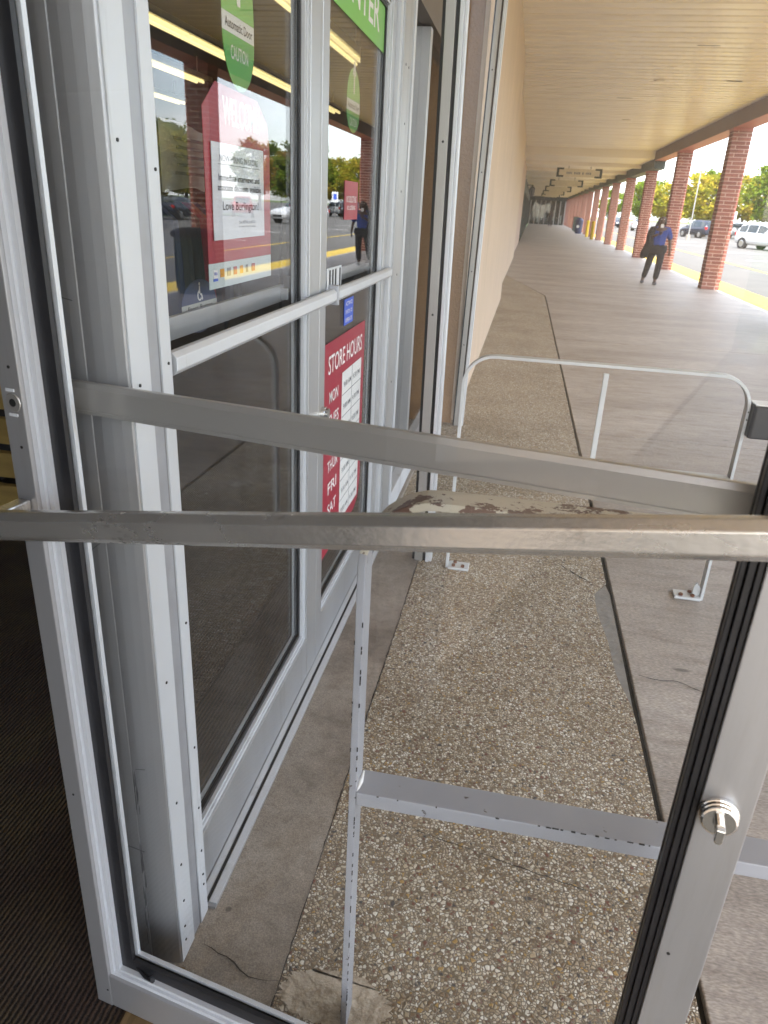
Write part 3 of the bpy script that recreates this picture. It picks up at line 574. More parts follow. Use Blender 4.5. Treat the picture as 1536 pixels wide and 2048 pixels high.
# loose end of the rubber gasket at the lower corner
MB().tube([(0.09, 0.020, 0.126), (0.115, 0.012, 0.125), (0.135, 0.008, 0.131), (0.13, 0.010, 0.138)], [0.003, 0.004, 0.005, 0.004], 8).build('loose_gasket', M['rubber'], da, True)

LX = -0.572
l1 = glass_door('entrance_door', 'nearer leaf of the glass entrance doors, with the welcome poster', (LX, 1.092, 0), R(90), 0.992, DH, 0.044, 0.104, 0.160, gl=0.012)
l2 = glass_door('entrance_door', 'farther leaf of the glass entrance doors, with the store hours sign', (LX, 2.088, 0), R(90), 1.018, DH, 0.066, 0.072, 0.160, gl=0.012)
def leaf_bar(t, s0, s1, z=1.242):
    o = MB().prism(oct_bar(-0.017, z, 0.0135, 0.019), s0, s1, 'x').build('push_bar', M['alu_light'], t, True, bevel=0.001)
    for s_ in (s0+0.03, s1-0.03): MB().box(s_-0.012, s_+0.012, -0.0035, 0.012, z-0.010, z+0.010).build('bar_bracket', M['alu'], o, True)
    q = box('inner_bar', M['alu'], t, 0.03, (s1-0.22 if t is l1 else s1-0.1), 0.062, 0.072, z+0.004, z+0.046, 0.001, True)
    for s_ in (0.04, (s1-0.24 if t is l1 else s1-0.12)): MB().box(s_-0.008, s_+0.008, 0.0455, 0.0615, z+0.010, z+0.038).build('bar_bracket', M['alu'], q, True)
leaf_bar(l1, 0.012, 1.075); leaf_bar(l2, 0.095, 1.005)
# slotted light plate and bar end cap on the farther leaf
pl = box('slotted_plate', M['alu_light'], l2, 0.066, 0.235, -0.004, -0.0008, 1.25, 1.318, 0.001, True)
for k in range(4): box('slot', M['rubber'], pl, 0.085+0.034*k+(0.02 if k == 3 else 0), 0.099+0.034*k+(0.02 if k == 3 else 0), -0.0052, -0.0042, 1.256, 1.312, 0, True)
box('bar_end_cap', M['groove'], l2, 0.0815, 0.094, -0.034, -0.0045, 1.215, 1.272, 0.002, True)
MB().tube([(0.04, -0.0005, 0.893), (0.04, -0.012, 0.893), (0.04, -0.013, 0.893), (0.04, -0.022, 0.893)], [0.021, 0.021, 0.018, 0.017], 20).build('lock_cylinder', M['chrome'], l2, True)
# astragal between the leaves
fr = thing('door_frame', 'aluminium storefront frame with wide post and bronze header around the entrance doors', 'door frame', (-0.58, 3.4, 0))
box('post', M['alu_light'], fr, -0.625, -0.558, 3.110, 3.158, 0.012, DH)
box('post', M['alu'], fr, -0.64, -0.551, 3.160, 3.358, 0.012, DH+0.006)
box('post', M['alu_light'], fr, -0.64, -0.546, 3.360, 3.405, 0.012, DH)
for z in (0.35, 0.75, 1.22, 1.55, 1.8, 2.0):
    for yy in ((3.22, 3.29) if z > 1.9 else (3.26,)): MB().disc((-0.5509, yy, z), (1, 0, 0), 0.0045, 0.0015, 10).build('screw', M['screw'], fr)
box('header', M['brown_metal'], fr, -0.66, -0.540, -0.22, 5.32, DH+0.008, DH+0.19)
box('head_trim', M['alu_light'], fr, -0.66, -0.534, -0.22, 5.32, DH+0.192, DH+0.25)
box('mullion', M['alu'], fr, -0.64, -0.552, 3.86, 3.93, 0.145, DH)
box('sill_rail', M['alu_light'], fr, -0.64, -0.545, 3.407, 5.32, 0.03, 0.143, 0.003)
box('sill_base', M['concrete_border'], fr, -0.64, -0.53, 3.407, 5.32, 0.0031, 0.028)
box('transom', M['alu'], fr, -0.64, -0.55, -0.22, 5.32, 3.1, 3.2)
box('hinge_post', M['alu'], fr, -0.70, -0.545, -0.36, -0.22, 0.0, 3.1)
side = thing('sidelight_window', 'tall glass sidelight between the entrance doors and the tall frame post', 'window', (-0.59, 4.5, 0))
box('pane', M['glass'], side, -0.597, -0.591, 3.41, 3.855, 0.145, DH)
box('pane', M['glass'], side, -0.597, -0.591, 3.935, 5.31, 0.145, DH)
tr = thing('transom_window', 'glass transom strip above the entrance doors', 'window', (-0.59, 2.5, DH+0.26))
for a in range(4): box('pane', M['glass'], tr, -0.597, -0.591, -0.2+1.38*a+0.01, -0.2+1.38*(a+1)-0.01, DH+0.252, 3.098)
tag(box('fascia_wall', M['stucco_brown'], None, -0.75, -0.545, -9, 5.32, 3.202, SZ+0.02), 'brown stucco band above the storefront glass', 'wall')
tag(box('side_wall', M['stucco'], None, -0.75, -0.60, -9, -0.362, 0, 3.2), 'stucco wall behind the viewer beside the exit doorway', 'wall')
# threshold
th = thing('threshold', 'grooved aluminium threshold strip under the entrance doors', 'threshold', (-0.55, 2.1, 0))
box('sill_plate', M['alu'], th, -0.640, -0.5265, 1.092, 3.108, 0.0022, 0.0095)
for (a, b, z) in ((-0.5440, -0.5270, 0.0135), (-0.5700, -0.5560, 0.0125)): box('sill_ridge', M['alu_light'], th, a, b, 1.10, 3.10, 0.0098, z)
box('sill_groove', M['rubber'], th, -0.5540, -0.5470, 1.10, 3.10, 0.0098, 0.0108)
th2 = box('threshold', M['rust_plate'], None, -0.6055, -0.5305, -0.22, 0.945, 0.0032, 0.010); tag(th2, 'worn metal threshold at the exit doorway beside the dark carpet', 'threshold')

# ------------------------------------------------------------------ signs on the entrance glass
SX = -0.6085
def sp(y, z, x=None):
    k = abs((x or SX)/0.575); return (y*k, 1.5+(z-1.5)*k)
def plate(name, pts, mat, parent, x, th_=0.0012):
    return MB().prism(pts, x-th_, x, 'x').build(name, mat, parent)
def rect(y0, y1, z0, z1): return [(y0, z0), (y1, z0), (y1, z1), (y0, z1)]
# welcome poster
ya, za = sp(1.325, 1.336); yb, zt = sp(1.672, 1.684); yc, _ = sp(1.385, 1.68); _, zc = sp(1.3, 1.64); yd, _ = sp(1.60, 1.6); _, ze = sp(1, 1.595); _, zw = sp(1, 1.382)
wp = thing('welcome_poster', 'dark red welcome poster with clipped corners behind the entrance glass', 'poster', (SX, (ya+yb)/2, za))
plate('poster_sheet', [(ya, zw), (yb, zw), (yb, ze), (yb-0.012, zc), (yd, zt-0.006), (yc, zt), (ya, zc)], M['sign_red'], wp, SX)
plate('card_strip', rect(ya, yb, za, zw-0.0004), M['sign_grey'], wp, SX)
text('lettering', 'WELCOME!', M['white_ink'], wp, (SX+0.0005, (ya+yb)/2+0.015, (zc+zt)/2-0.020), 0.050, 0.205)
for k, (c_, w_) in enumerate((('white_ink', 0.022), ('orange', 0.020), ('ink_grey', 0.020), ('sign_red', 0.018), ('orange', 0.018), ('ink_grey', 0.012), ('sign_red', 0.020))):
    y0 = ya+0.018+0.036*k; plate('card_mark', rect(y0, y0+w_, za+0.020, za+0.036), M[c_], wp, SX+0.0012, 0.0009)
text('card_name', 'VISA', M['blue'], wp, (SX+0.0016, ya+0.029, za+0.029), 0.006, 0.018)
plate('card_mark', rect(ya+0.018, ya+0.040, za+0.0145, za+0.0195), M['blue'], wp, SX+0.0013, 0.0009)
# laminated sheet over the poster
y0, z0 = sp(1.358, 1.4215, SX+0.004); y1, z1 = sp(1.634, 1.590, SX+0.004)
nt_ = thing('laminated_notice', 'wrinkled white laminated hiring notice taped over the red welcome poster', 'notice', (SX, (y0+y1)/2, z0))
plate('sheet', [(y0, z0), (y1, z0+0.002), (y1-0.001, z1), (y0+0.002, z1-0.002)], M['paper'], nt_, SX+0.0032)
XN = SX+0.0038; cy_ = (y0+y1)/2
text('headline', 'NOW HIRING IN STORE', M['ink_grey'], nt_, (XN, cy_, z1-0.028), 0.012, 0.215)
plate('underline', rect(y0+0.030, y1-0.030, z1-0.0395, z1-0.0383), M['ink_grey'], nt_, XN+0.0002, 0.0005)
text('line', 'Immediate interviews and', M['ink'], nt_, (XN, cy_, z1-0.062), 0.0125, 0.23)
text('line', 'associate discounts available', M['ink'], nt_, (XN, cy_+0.002, z1-0.080), 0.0125, 0.245)
text('line', 'Love Burlington!', M['ink'], nt_, (XN, cy_+0.004, z1-0.116), 0.0215, 0.205)
text('line', 'Text RETAIL to 60 321', M['ink_grey'], nt_, (XN, cy_+0.035, z1-0.145), 0.006, 0.10)
text('line', 'to learn more today', M['ink_grey'], nt_, (XN, cy_+0.035, z1-0.154), 0.005, 0.10)
# automatic door ovals
def oval(y0, y1, zband, label, sx=SX, top=0.155, bot=0.093):
    yc_ = (y0+y1)/2; hw = (y1-y0)/2
    t = thing('caution_sticker', label, 'sticker', (sx, yc_, zband-bot))
    n = 28; up = [(yc_+hw*math.cos(math.pi*k/n), zband+0.016+top*math.sin(math.pi*k/n)) for k in range(n+1)]
    lo = [(yc_+hw*math.cos(math.pi+math.pi*k/n), zband-0.016+bot*math.sin(math.pi+math.pi*k/n)) for k in range(n+1)]
    plate('upper_field', up, M['sign_green'], t, sx); plate('lower_field', lo, M['sign_green_d'], t, sx)
    plate('name_band', rect(yc_-hw, yc_+hw, zband-0.0157, zband+0.0157), M['sign_white'], t, sx)
    plate('arrow', [(yc_-0.008, zband+0.035), (yc_+0.008, zband+0.035), (yc_+0.008, zband+0.085), (yc_+0.024, zband+0.085), (yc_, zband+0.135), (yc_-0.024, zband+0.085), (yc_-0.008, zband+0.085)], M['white_ink'], t, sx+0.0012, 0.0009)
    text('lettering', 'Automatic Door', M['ink'], t, (sx+0.0005, yc_, zband), 0.0165, hw*1.72)
    text('lettering', 'CAUTION', M['white_ink'], t, (sx+0.0005, yc_, zband-0.046), 0.024, hw*1.10)
    return t
a, b = sp(1.428, 1.786), sp(1.588, 1.786); oval(a[0], b[0], a[1], 'green oval automatic door caution sticker above the red welcome poster')
a, b = sp(2.370, 1.768), sp(2.540, 1.768); oval(a[0], b[0], a[1], 'smaller-looking green automatic door sticker on the farther leaf below the enter sign', SX, 0.09, 0.06)
# ENTER
a, b = sp(2.199, 1.981), sp(2.90, 1.981)
SXO = -0.5975
a, b = sp(2.199, 1.981, SXO), sp(2.90, 1.981, SXO)
es = thing('enter_sign', 'large green enter sign at the top of the farther door leaf', 'sign', (SX, (a[0]+b[0])/2, a[1]))
plate('panel', rect(a[0], b[0], a[1], a[1]+0.185), M['sign_green'], es, SXO)
text('lettering', 'ENTER', M['white_ink'], es, (SXO+0.0005, (a[0]+b[0])/2+0.01, a[1]+0.095), 0.10, 0.50)
# store hours
a, b = sp(2.163, 0.362, SXO), sp(2.745, 1.094, SXO)
hs = thing('store_hours_sign', 'tall red store hours sign with white time panel on the farther door leaf', 'sign', (SXO, (a[0]+b[0])/2, a[1]))
W_ = b[0]-a[0]; Z0, Z1 = a[1], b[1]
plate('panel', [(a[0], Z0), (b[0]-0.10, Z0), (b[0]-0.03, Z0+0.03), (b[0], Z0+0.10), (b[0], Z1), (a[0], Z1)], M['sign_red'], hs, SXO)
text('lettering', 'STORE HOURS', M['white_ink'], hs, (SXO+0.0005, a[0]+W_*0.5, Z1-0.075), 0.062, W_*0.84)
pan = plate('time_panel', rect(a[0]+W_*0.40, b[0]-W_*0.09, Z0+0.05, Z1-0.135), M['sign_white'], hs, SXO+0.0014, 0.001)
days = ['MON', 'TUES', 'WED', 'THUR', 'FRI', 'SAT', 'SUN']; ht = (Z1-0.135-Z0-0.05)/7.0
for k, dn in enumerate(days):
    zc_ = Z1-0.135-ht*(k+0.5)
    text('day', dn, M['white_ink'], hs, (SXO+0.0006, a[0]+W_*0.21, zc_-0.010), 0.042, W_*(0.24 if len(dn) > 3 else 0.20))
    text('hours', '9:00 AM', M['ink_grey'], hs, (SXO+0.0020, a[0]+W_*0.53, zc_-0.006), 0.020, W_*0.19)
    text('hours', '9:30 PM', M['ink_grey'], hs, (SXO+0.0020, a[0]+W_*0.77, zc_-0.006), 0.020, W_*0.19)
    if k: plate('rule', rect(a[0]+W_*0.40, b[0]-W_*0.09, zc_+ht/2-0.0012, zc_+ht/2+0.0012), M['ink_grey'], hs, SXO+0.0021, 0.0006)
plate('rule', rect(a[0]+W_*0.65-0.0012, a[0]+W_*0.65+0.0012, Z0+0.05, Z1-0.135), M['ink_grey'], hs, SXO+0.0023, 0.0006)
# blue switch label
a, b = sp(2.405, 1.119, SXO), sp(2.535, 1.203, SXO)
bs = thing('switch_label', 'small bright blue activate switch label above the store hours sign', 'label', (SXO, (a[0]+b[0])/2, a[1]))
plate('panel', rect(a[0], b[0], a[1], b[1]), M['blue'], bs, SXO)
for k, w_ in enumerate(('ACTIVATE', 'SWITCH TO', 'OPERATE')): text('lettering', w_, M['white_ink'], bs, (SXO+0.0005, (a[0]+b[0])/2, b[1]-0.016-0.028*k), 0.014, 0.10)
# no soliciting sign
a, b = sp(2.370, 1.448, SXO), sp(2.552, 1.560, SXO)
ns = thing('notice_sign', 'small faded red notice on the farther leaf above the push bar', 'sign', (SXO, (a[0]+b[0])/2, a[1]))
plate('panel', rect(a[0], b[0], a[1], b[1]), M['sign_red'], ns, SXO)
text('lettering', 'NO SOLICITING', M['white_ink'], ns, (SXO+0.0005, (a[0]+b[0])/2, (a[1]+b[1])/2+0.004), 0.020, 0.14)
text('lettering', 'NO LOITERING', M['white_ink'], ns, (SXO+0.0005, (a[0]+b[0])/2, (a[1]+b[1])/2-0.022), 0.014, 0.12)
# handicap press-button disc, hanging inside
a, b = sp(1.202, 1.318, -0.66), sp(1.353, 1.318, -0.66); hx = -0.66
yc_ = (a[0]+b[0])/2; hw = (b[0]-a[0])/2; zc_ = a[1]-0.006
hd = thing('power_assist_sticker', 'round navy wheelchair press button sticker low on the nearer door glass', 'sticker', (hx, yc_, zc_-hw))
plate('disc', [(yc_+hw*math.cos(2*math.pi*k/40), zc_+0.62*hw*math.sin(2*math.pi*k/40)) for k in range(40)], M['navy'], hd, hx)
plate('name_band', rect(yc_-hw, yc_+hw, zc_-0.010, zc_+0.008), M['paper_old'], hd, hx+0.0012, 0.0009)
text('lettering', 'Press Button', M['ink'], hd, (hx+0.0018, yc_, zc_-0.001), 0.010, hw*1.4)
text('lettering', 'POWER ASSIST', M['white_ink'], hd, (hx+0.0012, yc_, zc_-0.022), 0.008, hw*1.3)
q = MB()
wc = (yc_, zc_+0.022)
ringp = [(wc[0]+0.011*math.cos(t_), wc[1]+0.011*math.sin(t_)) for t_ in [R(100+28*k) for k in range(9)]]
for k in range(8):
    (ax, az), (bx_, bz) = ringp[k], ringp[k+1]; q.prism([(ax, az), (bx_, bz), (wc[0]+(bx_-wc[0])*0.72, wc[1]+(bz-wc[1])*0.72), (wc[0]+(ax-wc[0])*0.72, wc[1]+(az-wc[1])*0.72)], hx+0.0002, hx+0.0012, 'x')
q.prism([(wc[0]-0.002, wc[1]+0.004), (wc[0]+0.002, wc[1]+0.004), (wc[0]+0.002, wc[1]+0.019), (wc[0]-0.002, wc[1]+0.019)], hx+0.0002, hx+0.0012, 'x')
q.prism([(wc[0]+0.002, wc[1]+0.004), (wc[0]+0.010, wc[1]+0.003), (wc[0]+0.015, wc[1]-0.009), (wc[0]+0.012, wc[1]-0.010), (wc[0]+0.008, wc[1]-0.001), (wc[0]+0.002, wc[1]+0.001)], hx+0.0002, hx+0.0012, 'x')
q.disc((hx+0.0002, wc[0], wc[1]+0.023), (1, 0, 0), 0.003, 0.001, 12)
q.build('wheelchair_symbol', M['white_ink'], hd)
# old paper notice hanging behind the glass
ox = -0.74; a, b = sp(1.16, 1.50, ox), sp(1.36, 1.605, ox)
pn = thing('paper_notice', 'grey curling paper notice hanging behind the nearer glass beside the red poster', 'notice', (ox, (a[0]+b[0])/2, a[1]))
mb = MB(); cols = 10; rings = []
for k in range(cols+1):
    u = k/cols; y_ = a[0]+(b[0]-a[0])*u; dx = 0.012*math.sin(u*5)
    rings.append([(ox+dx, y_, a[1]+0.012*math.sin(u*3)), (ox+dx, y_, b[1]-0.010*u), (ox+dx-0.0012, y_, b[1]-0.010*u), (ox+dx-0.0012, y_, a[1]+0.012*math.sin(u*3))])
mb.loft(rings).build('sheet', M['paper_old'], pn)
for k in range(5): plate('text_line', rect(a[0]+0.03+0.01*(k % 2), b[0]-0.02, a[1]+0.035+0.016*k, a[1]+0.041+0.016*k), M['ink_grey'], pn, ox+0.0165, 0.0006)

# ------------------------------------------------------------------ shop interior
struct(box('carpet_floor', M['carpet'], None, -16, -0.607, -10, 40, -0.3, 0.003))
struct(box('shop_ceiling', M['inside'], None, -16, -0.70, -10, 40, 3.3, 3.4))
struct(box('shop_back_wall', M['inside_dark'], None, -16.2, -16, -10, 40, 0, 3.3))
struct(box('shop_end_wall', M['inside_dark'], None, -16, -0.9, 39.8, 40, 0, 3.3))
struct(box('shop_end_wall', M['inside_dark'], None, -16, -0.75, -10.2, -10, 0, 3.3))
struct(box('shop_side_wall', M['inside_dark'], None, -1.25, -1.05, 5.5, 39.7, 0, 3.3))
LN = ['nearest short', 'long second', 'third', 'fourth', 'fifth deepest']
for k, (x, ya_, yb_) in enumerate(((-2.2, 5.5, 9.7), (-3.75, 3.5, 14.7), (-4.95, 4.2, 11.6), (-6.45, 5, 14), (-8.2, 4, 16))):
    t = thing('fluorescent_light', '%s lit fluorescent ceiling strip inside the shop' % LN[k], 'ceiling light', (x, (ya_+yb_)/2, 3.0), 0, 'fluorescent strips inside the shop')
    box('housing', M['white_metal'], t, x-0.10, x+0.10, ya_, yb_, 3.012, 3.08)
    for s_ in (-0.05, 0.05):
        y_ = ya_
        while y_ < yb_-0.3:
            e_ = min(y_+1.2, yb_); MB().tube([(x+s_, y_+0.02, 2.99), (x+s_, e_-0.02, 2.99)], 0.019, 8).build('tube', M['tube'], t); y_ = e_
    for y_ in (ya_+0.3, yb_-0.3): MB().tube([(x, y_, 3.08), (x, y_, 3.3)], 0.008, 6).build('hanger', M['white_metal'], t)
# racks
rk = thing('wooden_rack', 'low rack of yellow wooden slats inside the shop beside the exit door', 'rack', (-2.5, 3.2, 0))
for k in range(6): box('slat', M['pallet'], rk, -3.4, -2.05, 2.9, 2.94, 0.03+0.17*k, 0.03+0.17*k+0.125, 0.004)
for x in (-3.38, -2.75, -2.12): box('upright', M['inside_dark'], rk, x, x+0.05, 2.942, 3.5, 0, 1.12)
box('shelf', M['inside_dark'], rk, -3.42, -2.03, 2.88, 3.5, 1.125, 1.16)
for k, (x, y) in enumerate(((-3.0, 6.5), (-3.2, 10.5), (-5.4, 8.0))):
    t = thing('clothes_rack', 'dark clothes rack inside the shop, %s from the doors' % ('first', 'second', 'third')[k], 'rack', (x, y, 0), 0, 'clothes racks in the dark shop')
    for dy in (-0.8, 0.8): box('upright', M['screw'], t, x-0.02, x+0.02, y+dy-0.02, y+dy+0.02, 0, 1.45)
    box('hanging_rail', M['screw'], t, x-0.018, x+0.018, y-0.82, y+0.82, 1.452, 1.48)
    for j in range(7): MB().loft([[(x-w, y-0.7+0.21*j, z), (x+w, y-0.7+0.21*j, z), (x+w, y-0.62+0.21*j, z), (x-w, y-0.62+0.21*j, z)] for (w, z) in ((0.24, 0.55), (0.22, 1.0), (0.20, 1.3), (0.04, 1.43))]).build('garment', M[random.choice(['navy', 'grey_cloth', 'inside', 'sign_red'])], t)

# ------------------------------------------------------------------ guard rails (bent flat bar)
def bent_frame(xl, xr, zt, r, y0, y1, th_=0.012, z0=0.0):
    """flat bar bent into an upside-down U; wide side runs along y"""
    path = [(xl, z0), (xl, zt-r)]
    for k in range(1, 9): a_ = math.pi-(math.pi/2)*k/8; path.append((xl+r+r*math.cos(a_), zt-r+r*math.sin(a_)))
    path.append((xr-r, zt))
    for k in range(1, 9): a_ = math.pi/2-(math.pi/2)*k/8; path.append((xr-r+r*math.cos(a_), zt-r+r*math.sin(a_)))
    path.append((xr, z0))
    rings = []
    for i, p_ in enumerate(path):
        a_ = Vector(path[max(i-1, 0)]); b_ = Vector(path[min(i+1, len(path)-1)]); d = (b_-a_).normalized(); nrm = Vector((d.y, -d.x))*th_
        rings.append([(p_[0], y0, p_[1]), (p_[0]+nrm.x, y0, p_[1]+nrm.y), (p_[0]+nrm.x, y1, p_[1]+nrm.y), (p_[0], y1, p_[1])])
    return MB().loft(rings)
r1 = thing('guard_rail', 'near grey door guard rail with chipped paint just behind the exit door', 'guard rail', (0.3, 0.92, 0), 0, 'door guard rails')
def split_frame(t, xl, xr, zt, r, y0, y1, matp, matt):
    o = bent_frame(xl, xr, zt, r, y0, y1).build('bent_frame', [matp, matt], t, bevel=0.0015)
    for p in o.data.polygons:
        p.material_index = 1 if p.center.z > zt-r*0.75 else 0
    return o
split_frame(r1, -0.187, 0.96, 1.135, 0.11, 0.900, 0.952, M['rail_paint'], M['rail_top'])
box('cross_bar', M['rail_paint'], r1, -0.1745, 0.947, 0.898, 0.954, 0.585, 0.612, 0.002)
for s_ in (-1, 1):
    x = -0.150 if s_ < 0 else 0.92
    pf = box('foot_plate', M['rust'], r1, x-0.022, x+0.075 if s_ < 0 else x+0.022, 0.84, 0.899, 0.0082, 0.016, 0.002)
    for dx in (0.03, 0.058): MB().disc((x+dx if s_ < 0 else x-dx+0.05, 0.868, 0.0162), (0, 0, 1), 0.009, 0.008, 6).build('bolt', M['rust'], pf)
ch = MB(); rr = random.Random(21)
for k in range(64):
    z = rr.uniform(0.03, 1.0); L = rr.uniform(0.002, 0.009); w = rr.uniform(0.0006, 0.0016); e = rr.random()
    if e < 0.72: ch.box(-0.1765, -0.1747, 0.8994, 0.8994+w*1.5, z, z+L); ch.box(-0.1747-w, -0.1746, 0.8993, 0.9005, z+L*0.2, z+L*0.9)
    else: ch.box(-0.1873, -0.1873+w, 0.8994, 0.9005, z, z+L)
for k in range(30):
    x = rr.choice((rr.uniform(-0.15, 0.93), rr.uniform(0.1, 0.3))); L = rr.uniform(0.002, 0.010); w = rr.uniform(0.0006, 0.0018)
    ch.box(x, x+L, 0.8974, 0.8974+w, 0.6105, 0.6124); ch.box(x+L*0.2, x+L, 0.8973, 0.8985, 0.612-w, 0.6121)
ch.build('paint_chips', M['screw'], r1)
mb = MB(); mb.tube([(-0.1735, 0.903, 0.610), (-0.172, 0.925, 0.6135), (-0.1725, 0.95, 0.611)], [0.002, 0.004, 0.002], 8); mb.build('weld_bead', M['white_plastic'], r1)
r2 = thing('guard_rail', 'far pale grey door guard rail with rounded corners beyond the entrance doors', 'guard rail', (0.35, 2.96, 0), 0, 'door guard rails')
split_frame(r2, -0.205, 0.905, 0.965, 0.125, 2.940, 2.985, M['rail_paint_far'], M['rail_paint_far'])
box('cross_bar', M['rail_paint_far'], r2, -0.1925, 0.8925, 2.938, 2.987, 0.535, 0.556, 0.002)
box('short_post', M['rail_paint_far'], r2, 0.346, 0.366, 2.955, 2.97, 0.5565, 0.928, 0.002)
for (x0, x1, gx) in ((-0.1925, -0.10, None), (0.785, 0.8925, 0.80)):
    pf = box('foot_plate', M['rail_paint_far'], r2, x0, x1, 2.925, 2.995, 0.0015, 0.013, 0.003)
    for (dx, dy) in ((0.25, 0.25), (0.7, 0.25), (0.3, 0.75)): MB().disc((x0+(x1-x0)*(dx if gx is None else 1-dx-0.05), 2.925+0.07*dy, 0.0132), (0, 0, 1), 0.009, 0.009, 6).build('bolt', M['rust'], pf)
MB().prism([(0.8915, 0.0135), (0.862, 0.0135), (0.862, 0.055), (0.870, 0.075), (0.8915, 0.05)], 2.955, 2.962, 'y').build('gusset', M['rail_paint_far'], r2)
bb = thing('push_button_box', 'black push-button box with white top fixed to the far guard rail', 'button box', (0.97, 2.96, 0.73))
MB().prism([(0.9075, 2.915), (0.915, 2.905), (1.025, 2.905), (1.033, 2.915), (1.033, 3.0), (0.9075, 3.0)], 0.735, 0.862, 'z').build('housing', M['black_plastic'], bb, bevel=0.006)
box('top_cover', M['white_plastic'], bb, 0.912, 1.028, 2.912, 2.996, 0.8625, 0.868, 0.002)
MB().disc((1.0335, 2.955, 0.80), (1, 0, 0), 0.03, 0.008, 20).build('button', M['chrome'], bb)
for z in (0.80, 0.83): MB().disc((0.9, 2.9395, z), (0, -1, 0), 0.003, 0.002, 8).build('screw', M['screw'], bb)

# ------------------------------------------------------------------ far walkway things
for k, (y, xa, xb, zt_) in enumerate(((36.0, 0.80, 2.74, 3.33), (48, 0.74, 2.66, 3.30), (60, 0.64, 2.55, 3.30), (72, 0.60, 2.50, 3.30), (84, 0.60, 2.50, 3.30))):
    t = thing('hanging_sign', 'cream hanging shop sign with dark green bracket ends, %s along the walkway' % ('first', 'second', 'third', 'fourth', 'last')[k], 'sign', ((xa+xb)/2, y, zt_-0.36), 0, 'hanging signs under the far canopy')
    box('board', M['cream_sign'], t, xa+0.06, xb-0.06, y, y+0.06, zt_-0.35, zt_-0.03)
    for s_, x in ((1, xa), (-1, xb)):
        q = MB(); q.box(x, x+0.10*s_, y-0.02, y+0.08, zt_-0.37, zt_); q.box(x+0.1005*s_, x+0.30*s_, y-0.02, y+0.08, zt_-0.07, zt_); q.box(x+0.1005*s_, x+0.30*s_, y-0.02, y+0.08, zt_-0.37, zt_-0.30); q.build('bracket', M['beam_dark'], t)
    for x in (xa+0.5, xb-0.5): MB().tube([(x, y+0.03, zt_-0.03), (x, y+0.03, 3.46)], 0.012, 6).build('hanger', M['screw'], t)
    if k == 0:
        rr = random.Random(9); x = xa+0.42
        while x < xb-0.45:
            w_ = rr.uniform(0.03, 0.06); box('glyph', M['ink_grey'], t, x, x+w_, y-0.004, y-0.0005, zt_-0.245, zt_-0.155); x += w_+rr.choice((0.02, 0.02, 0.02, 0.09))
t = thing('end_shop_front', 'dark glazed shop front closing the far end of the walkway', 'shop front', (1.5, 106, 0))
box('wall', M['beam_dark'], t, -1.2, 4.1, 106.2, 106.6, 0, 3.46)
for k in range(9): box('mullion', M['alu_dark'], t, -1.15+0.64*k, -1.03+0.64*k, 106.0, 106.15, 0, 2.9)
for k in range(8): box('pane', M['glass_dark'], t, -1.02+0.64*k, -0.52+0.64*k, 106.05, 106.07, 0.1, 2.85)
for k in range(10): box('display_item', M[random.choice(['sign_white', 'sign_grey', 'paper_old'])], t, -0.95+0.5*k, -0.80+0.5*k, 106.10, 106.18, 0.2+0.3*(k % 3), 0.9+0.3*(k % 4))
for k, y in enumerate((52.5, 57.5)):
    t = thing('bollard', 'yellow steel bollard, the %s one of two beside the brick columns' % ('nearer', 'farther')[k], 'bollard', (3.92, y, 0), 0, 'yellow bollards')
    MB().tube([(3.92, y, 0), (3.92, y, 1.05)], 0.11, 16).build('post', M['yellow_paint'], t); MB().tube([(3.92, y, 1.0505), (3.92, y, 1.09), (3.92, y, 1.12)], [0.11, 0.09, 0.03], 16).build('cap', M['yellow_paint'], t)
t = thing('trash_bin', 'navy blue trash bin standing against the far brick columns', 'bin', (3.8, 66, 0))
MB().tube([(3.8, 66, 0), (3.8, 66, 0.95)], [0.26, 0.32], 16).build('drum', M['navy'], t); MB().tube([(3.8, 66, 0.951), (3.8, 66, 1.05), (3.8, 66, 1.2)], [0.34, 0.32, 0.12], 16).build('lid', M['navy'], t)
MB().disc((3.7, 65.69, 0.55), (0, -1, 0), 0.12, 0.02, 16).build('emblem', M['sign_white'], t)
t = thing('trash_can', 'dark green trash can by the mirrored brick column in the nearer door glass', 'trash can', (4.1, 11.7, 0))
rings = [[(4.1+w_*math.cos(2*math.pi*k/20), 11.7+w_*math.sin(2*math.pi*k/20), z) for k in range(20)] for (w_, z) in ((0.29, 0.0), (0.31, 0.06), (0.31, 0.80), (0.33, 0.82), (0.33, 0.86))]
MB().loft(rings).build('drum', M['beam_dark'], t)
MB().loft([[(4.1+w_*math.cos(2*math.pi*k/20), 11.7+w_*math.sin(2*math.pi*k/20), z) for k in range(20)] for (w_, z) in ((0.36, 0.862), (0.38, 0.90), (0.36, 0.95), (0.20, 1.0))]).build('lid', M['inside_dark'], t)
for k in range(10): a_ = 2*math.pi*k/10; MB().tube([(4.1+0.318*math.cos(a_), 11.7+0.318*math.sin(a_), 0.08), (4.1+0.318*math.cos(a_), 11.7+0.318*math.sin(a_), 0.80)], 0.012, 6).build('rib', M['beam_dark'], t)
t = thing('news_box', 'dark green newspaper box beside the navy trash bin', 'box', (3.8, 71, 0))
box('cabinet', M['beam_dark'], t, 3.55, 4.0, 70.8, 71.3, 0.1, 1.25, 0.02); box('pedestal', M['screw'], t, 3.7, 3.85, 70.95, 71.1, 0, 0.1)
t = thing('wall_lantern', 'dark lantern hanging from the far left wall above the shop fronts', 'lantern', (-0.3, 58, 2.7))
